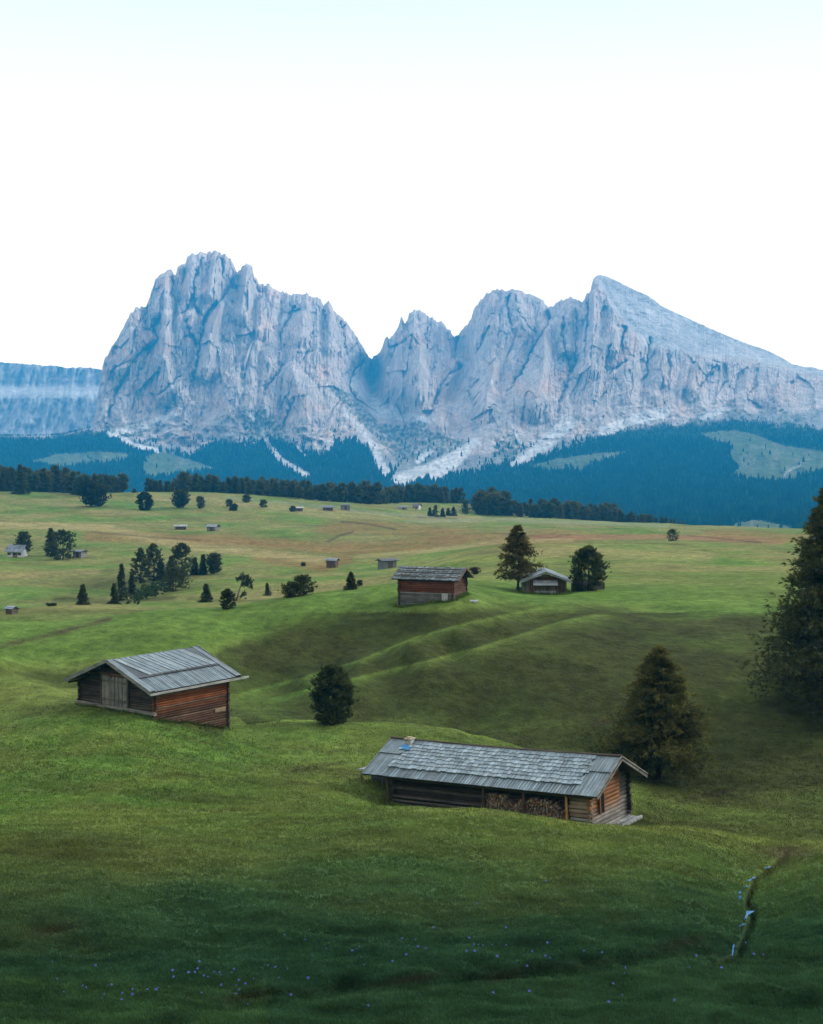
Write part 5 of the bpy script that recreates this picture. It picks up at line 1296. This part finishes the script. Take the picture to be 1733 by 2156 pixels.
# ------------------------------------------------------------------ flowers
mb = MB()
for k in range(6):
    a_ = k * math.pi / 3; mb._add([(0, 0, .14), (math.cos(a_ - .45) * .026, math.sin(a_ - .45) * .026, .152), (math.cos(a_) * .042, math.sin(a_) * .042, .158), (math.cos(a_ + .45) * .026, math.sin(a_ + .45) * .026, .152)], [(0, 1, 2, 3)], (.10, .15, .5))
for k in range(3):
    a_ = k * 2.1; mb._add([(0, 0, .142), (math.cos(a_) * .02, math.sin(a_) * .02, .185), (math.cos(a_ + .9) * .02, math.sin(a_ + .9) * .02, .18)], [(0, 1, 2)], (.17, .22, .6))
mb.tube([(0, 0, -.02), (.004, 0, .14)], [.004, .003], (.04, .08, .03), 4)
fo_ = mb.build('flower', M_PETAL); fme = fo_.data; bpy.data.objects.remove(fo_)
rg = np.random.default_rng(42); spots = []
for (x0, y0, sx, sy, nn) in ((410, 2075, 110, 22, 30), (260, 2095, 60, 16, 16), (520, 2055, 90, 22, 14), (800, 2010, 120, 22, 18), (980, 1995, 110, 18, 16), (1080, 2030, 120, 24, 14), (1300, 2040, 150, 22, 14), (1520, 2010, 80, 16, 7), (640, 2100, 300, 20, 10), (1500, 2080, 160, 26, 8), (100, 2040, 60, 40, 7), (1250, 1910, 120, 40, 4)):
    for k in range(int(nn * .7)): spots.append((rg.normal(x0, sx), min(2150, rg.normal(y0, sy))))
for (x, y) in spots:
    p = hit(x, y); o = link('flower', fme, None, (p.x, p.y, p.z)); s = rg.uniform(.7, 1.45); o.scale = (s, s, s * rg.uniform(.8, 1.3)); o.rotation_euler = (rg.normal(0, .35) + .3, rg.normal(0, .3), rg.uniform(0, 6.28))
    tag(o, 'small blue flower in the dark grass of the near slope', 'flower', 'blue flowers in the foreground grass')

# ------------------------------------------------------------------ haze
HZ = 1250.0
mb = MB(); mb.box(-8700, 8700, -8700, 8700, -520, HZ, (1, 1, 1))
mh, nt, out = new_mat('haze')
v = nt.nodes.new('ShaderNodeVolumePrincipled'); v.inputs['Color'].default_value = (.03, .43, .90, 1); v.inputs['Density'].default_value = 1.38e-4; v.inputs['Anisotropy'].default_value = 0.0
nt.links.new(v.outputs[0], out.inputs['Volume'])
hz = mb.build('haze', mh); tag(hz, kind='stuff')

# ------------------------------------------------------------------ light, sky, camera
SUN_EL, SUN_AZ = math.radians(31), math.radians(70)     # azimuth to the right of the view
sd = Vector((math.sin(SUN_AZ) * math.cos(SUN_EL), math.cos(SUN_AZ) * math.cos(SUN_EL), math.sin(SUN_EL)))
li = bpy.data.lights.new('sun', 'SUN'); li.energy = 2.1; li.angle = math.radians(16); li.color = (1.0, .95, .86)
lo_ = bpy.data.objects.new('sun', li); COL.objects.link(lo_); lo_.rotation_euler = sd.to_track_quat('Z', 'Y').to_euler(); lo_.location = (60, 20, 120)
w = bpy.data.worlds.new('World'); SC.world = w; w.use_nodes = True
nt = w.node_tree; nt.nodes.clear(); L = nt.links.new
out = nt.nodes.new('ShaderNodeOutputWorld'); bg = nt.nodes.new('ShaderNodeBackground'); bg.inputs['Strength'].default_value = .12
sk = nt.nodes.new('ShaderNodeTexSky'); sk.sky_type = 'NISHITA'; sk.sun_disc = False; sk.sun_elevation = SUN_EL; sk.sun_rotation = SUN_AZ; sk.altitude = 1900
tc = nt.nodes.new('ShaderNodeTexCoord'); sx = nt.nodes.new('ShaderNodeSeparateXYZ'); L(tc.outputs['Generated'], sx.inputs[0])
rp = nt.nodes.new('ShaderNodeValToRGB'); L(sx.outputs['Z'], rp.inputs[0])
e = rp.color_ramp.elements; e[0].position = 0.0; e[0].color = (1.8, 1.4, .92, 1); e[1].position = .6; e[1].color = (.86, .90, .92, 1)
for ps, c in ((.07, (1.75, 1.36, .86, 1)), (.13, (1.8, 1.34, .76, 1)), (.17, (1.62, 1.22, .84, 1)), (.235, (.98, .90, .78, 1)), (.325, (.625, .612, .582, 1))): q = e.new(ps); q.color = c
mulv = nt.nodes.new('ShaderNodeVectorMath'); mulv.operation = 'SCALE'; mulv.inputs[3].default_value = 13.0; L(rp.outputs[0], mulv.inputs[0])
# sky dimmed behind the camera to keep slopes facing it darker
mr = nt.nodes.new('ShaderNodeMapRange'); mr.inputs[1].default_value = -.75; mr.inputs[2].default_value = .45; mr.inputs[3].default_value = .5; mr.inputs[4].default_value = 1.0; L(sx.outputs['Y'], mr.inputs[0])
mul2 = nt.nodes.new('ShaderNodeVectorMath'); mul2.operation = 'SCALE'; L(mulv.outputs[0], mul2.inputs[0]); L(mr.outputs[0], mul2.inputs[3])
wr = nt.nodes.new('ShaderNodeValToRGB'); mr2 = nt.nodes.new('ShaderNodeMapRange'); mr2.inputs[1].default_value = -.6; mr2.inputs[2].default_value = .3; L(sx.outputs['Y'], mr2.inputs[0]); L(mr2.outputs[0], wr.inputs[0])
wr.color_ramp.elements[0].color = (1.3, 1.04, .86, 1); wr.color_ramp.elements[1].color = (1, 1, 1, 1)      # warm tint added to the unseen rear sky to warm camera-facing surfaces
mul3 = nt.nodes.new('ShaderNodeVectorMath'); mul3.operation = 'MULTIPLY'; L(mul2.outputs[0], mul3.inputs[0]); L(wr.outputs[0], mul3.inputs[1])
mx = nt.nodes.new('ShaderNodeMix'); mx.data_type = 'RGBA'; mx.inputs[0].default_value = .82; L(sk.outputs[0], mx.inputs[6]); L(mul3.outputs[0], mx.inputs[7])
L(mx.outputs[2], bg.inputs['Color']); L(bg.outputs[0], out.inputs['Surface'])

cam = bpy.data.cameras.new('camera'); co = bpy.data.objects.new('camera', cam); COL.objects.link(co); SC.camera = co
co.location = (0, 0, 0); co.rotation_euler = (math.pi / 2 - PITCH, 0, 0)
cam.sensor_fit = 'HORIZONTAL'; cam.sensor_width = 36; cam.lens = F / 1733 * 36; cam.clip_start = .1; cam.clip_end = 60000
SC.view_settings.view_transform = 'Standard'; SC.view_settings.look = 'None'; SC.view_settings.exposure = 0.7; SC.view_settings.gamma = 1.0
SC.render.engine = 'CYCLES'
cy = SC.cycles; cy.max_bounces = 5; cy.diffuse_bounces = 2; cy.glossy_bounces = 2; cy.transmission_bounces = 2; cy.volume_bounces = 1; cy.transparent_max_bounces = 4
cy.use_denoising = True
try: cy.denoiser = 'OPENIMAGEDENOISE'
except Exception: pass
cy.use_adaptive_sampling = True; cy.adaptive_threshold = .02
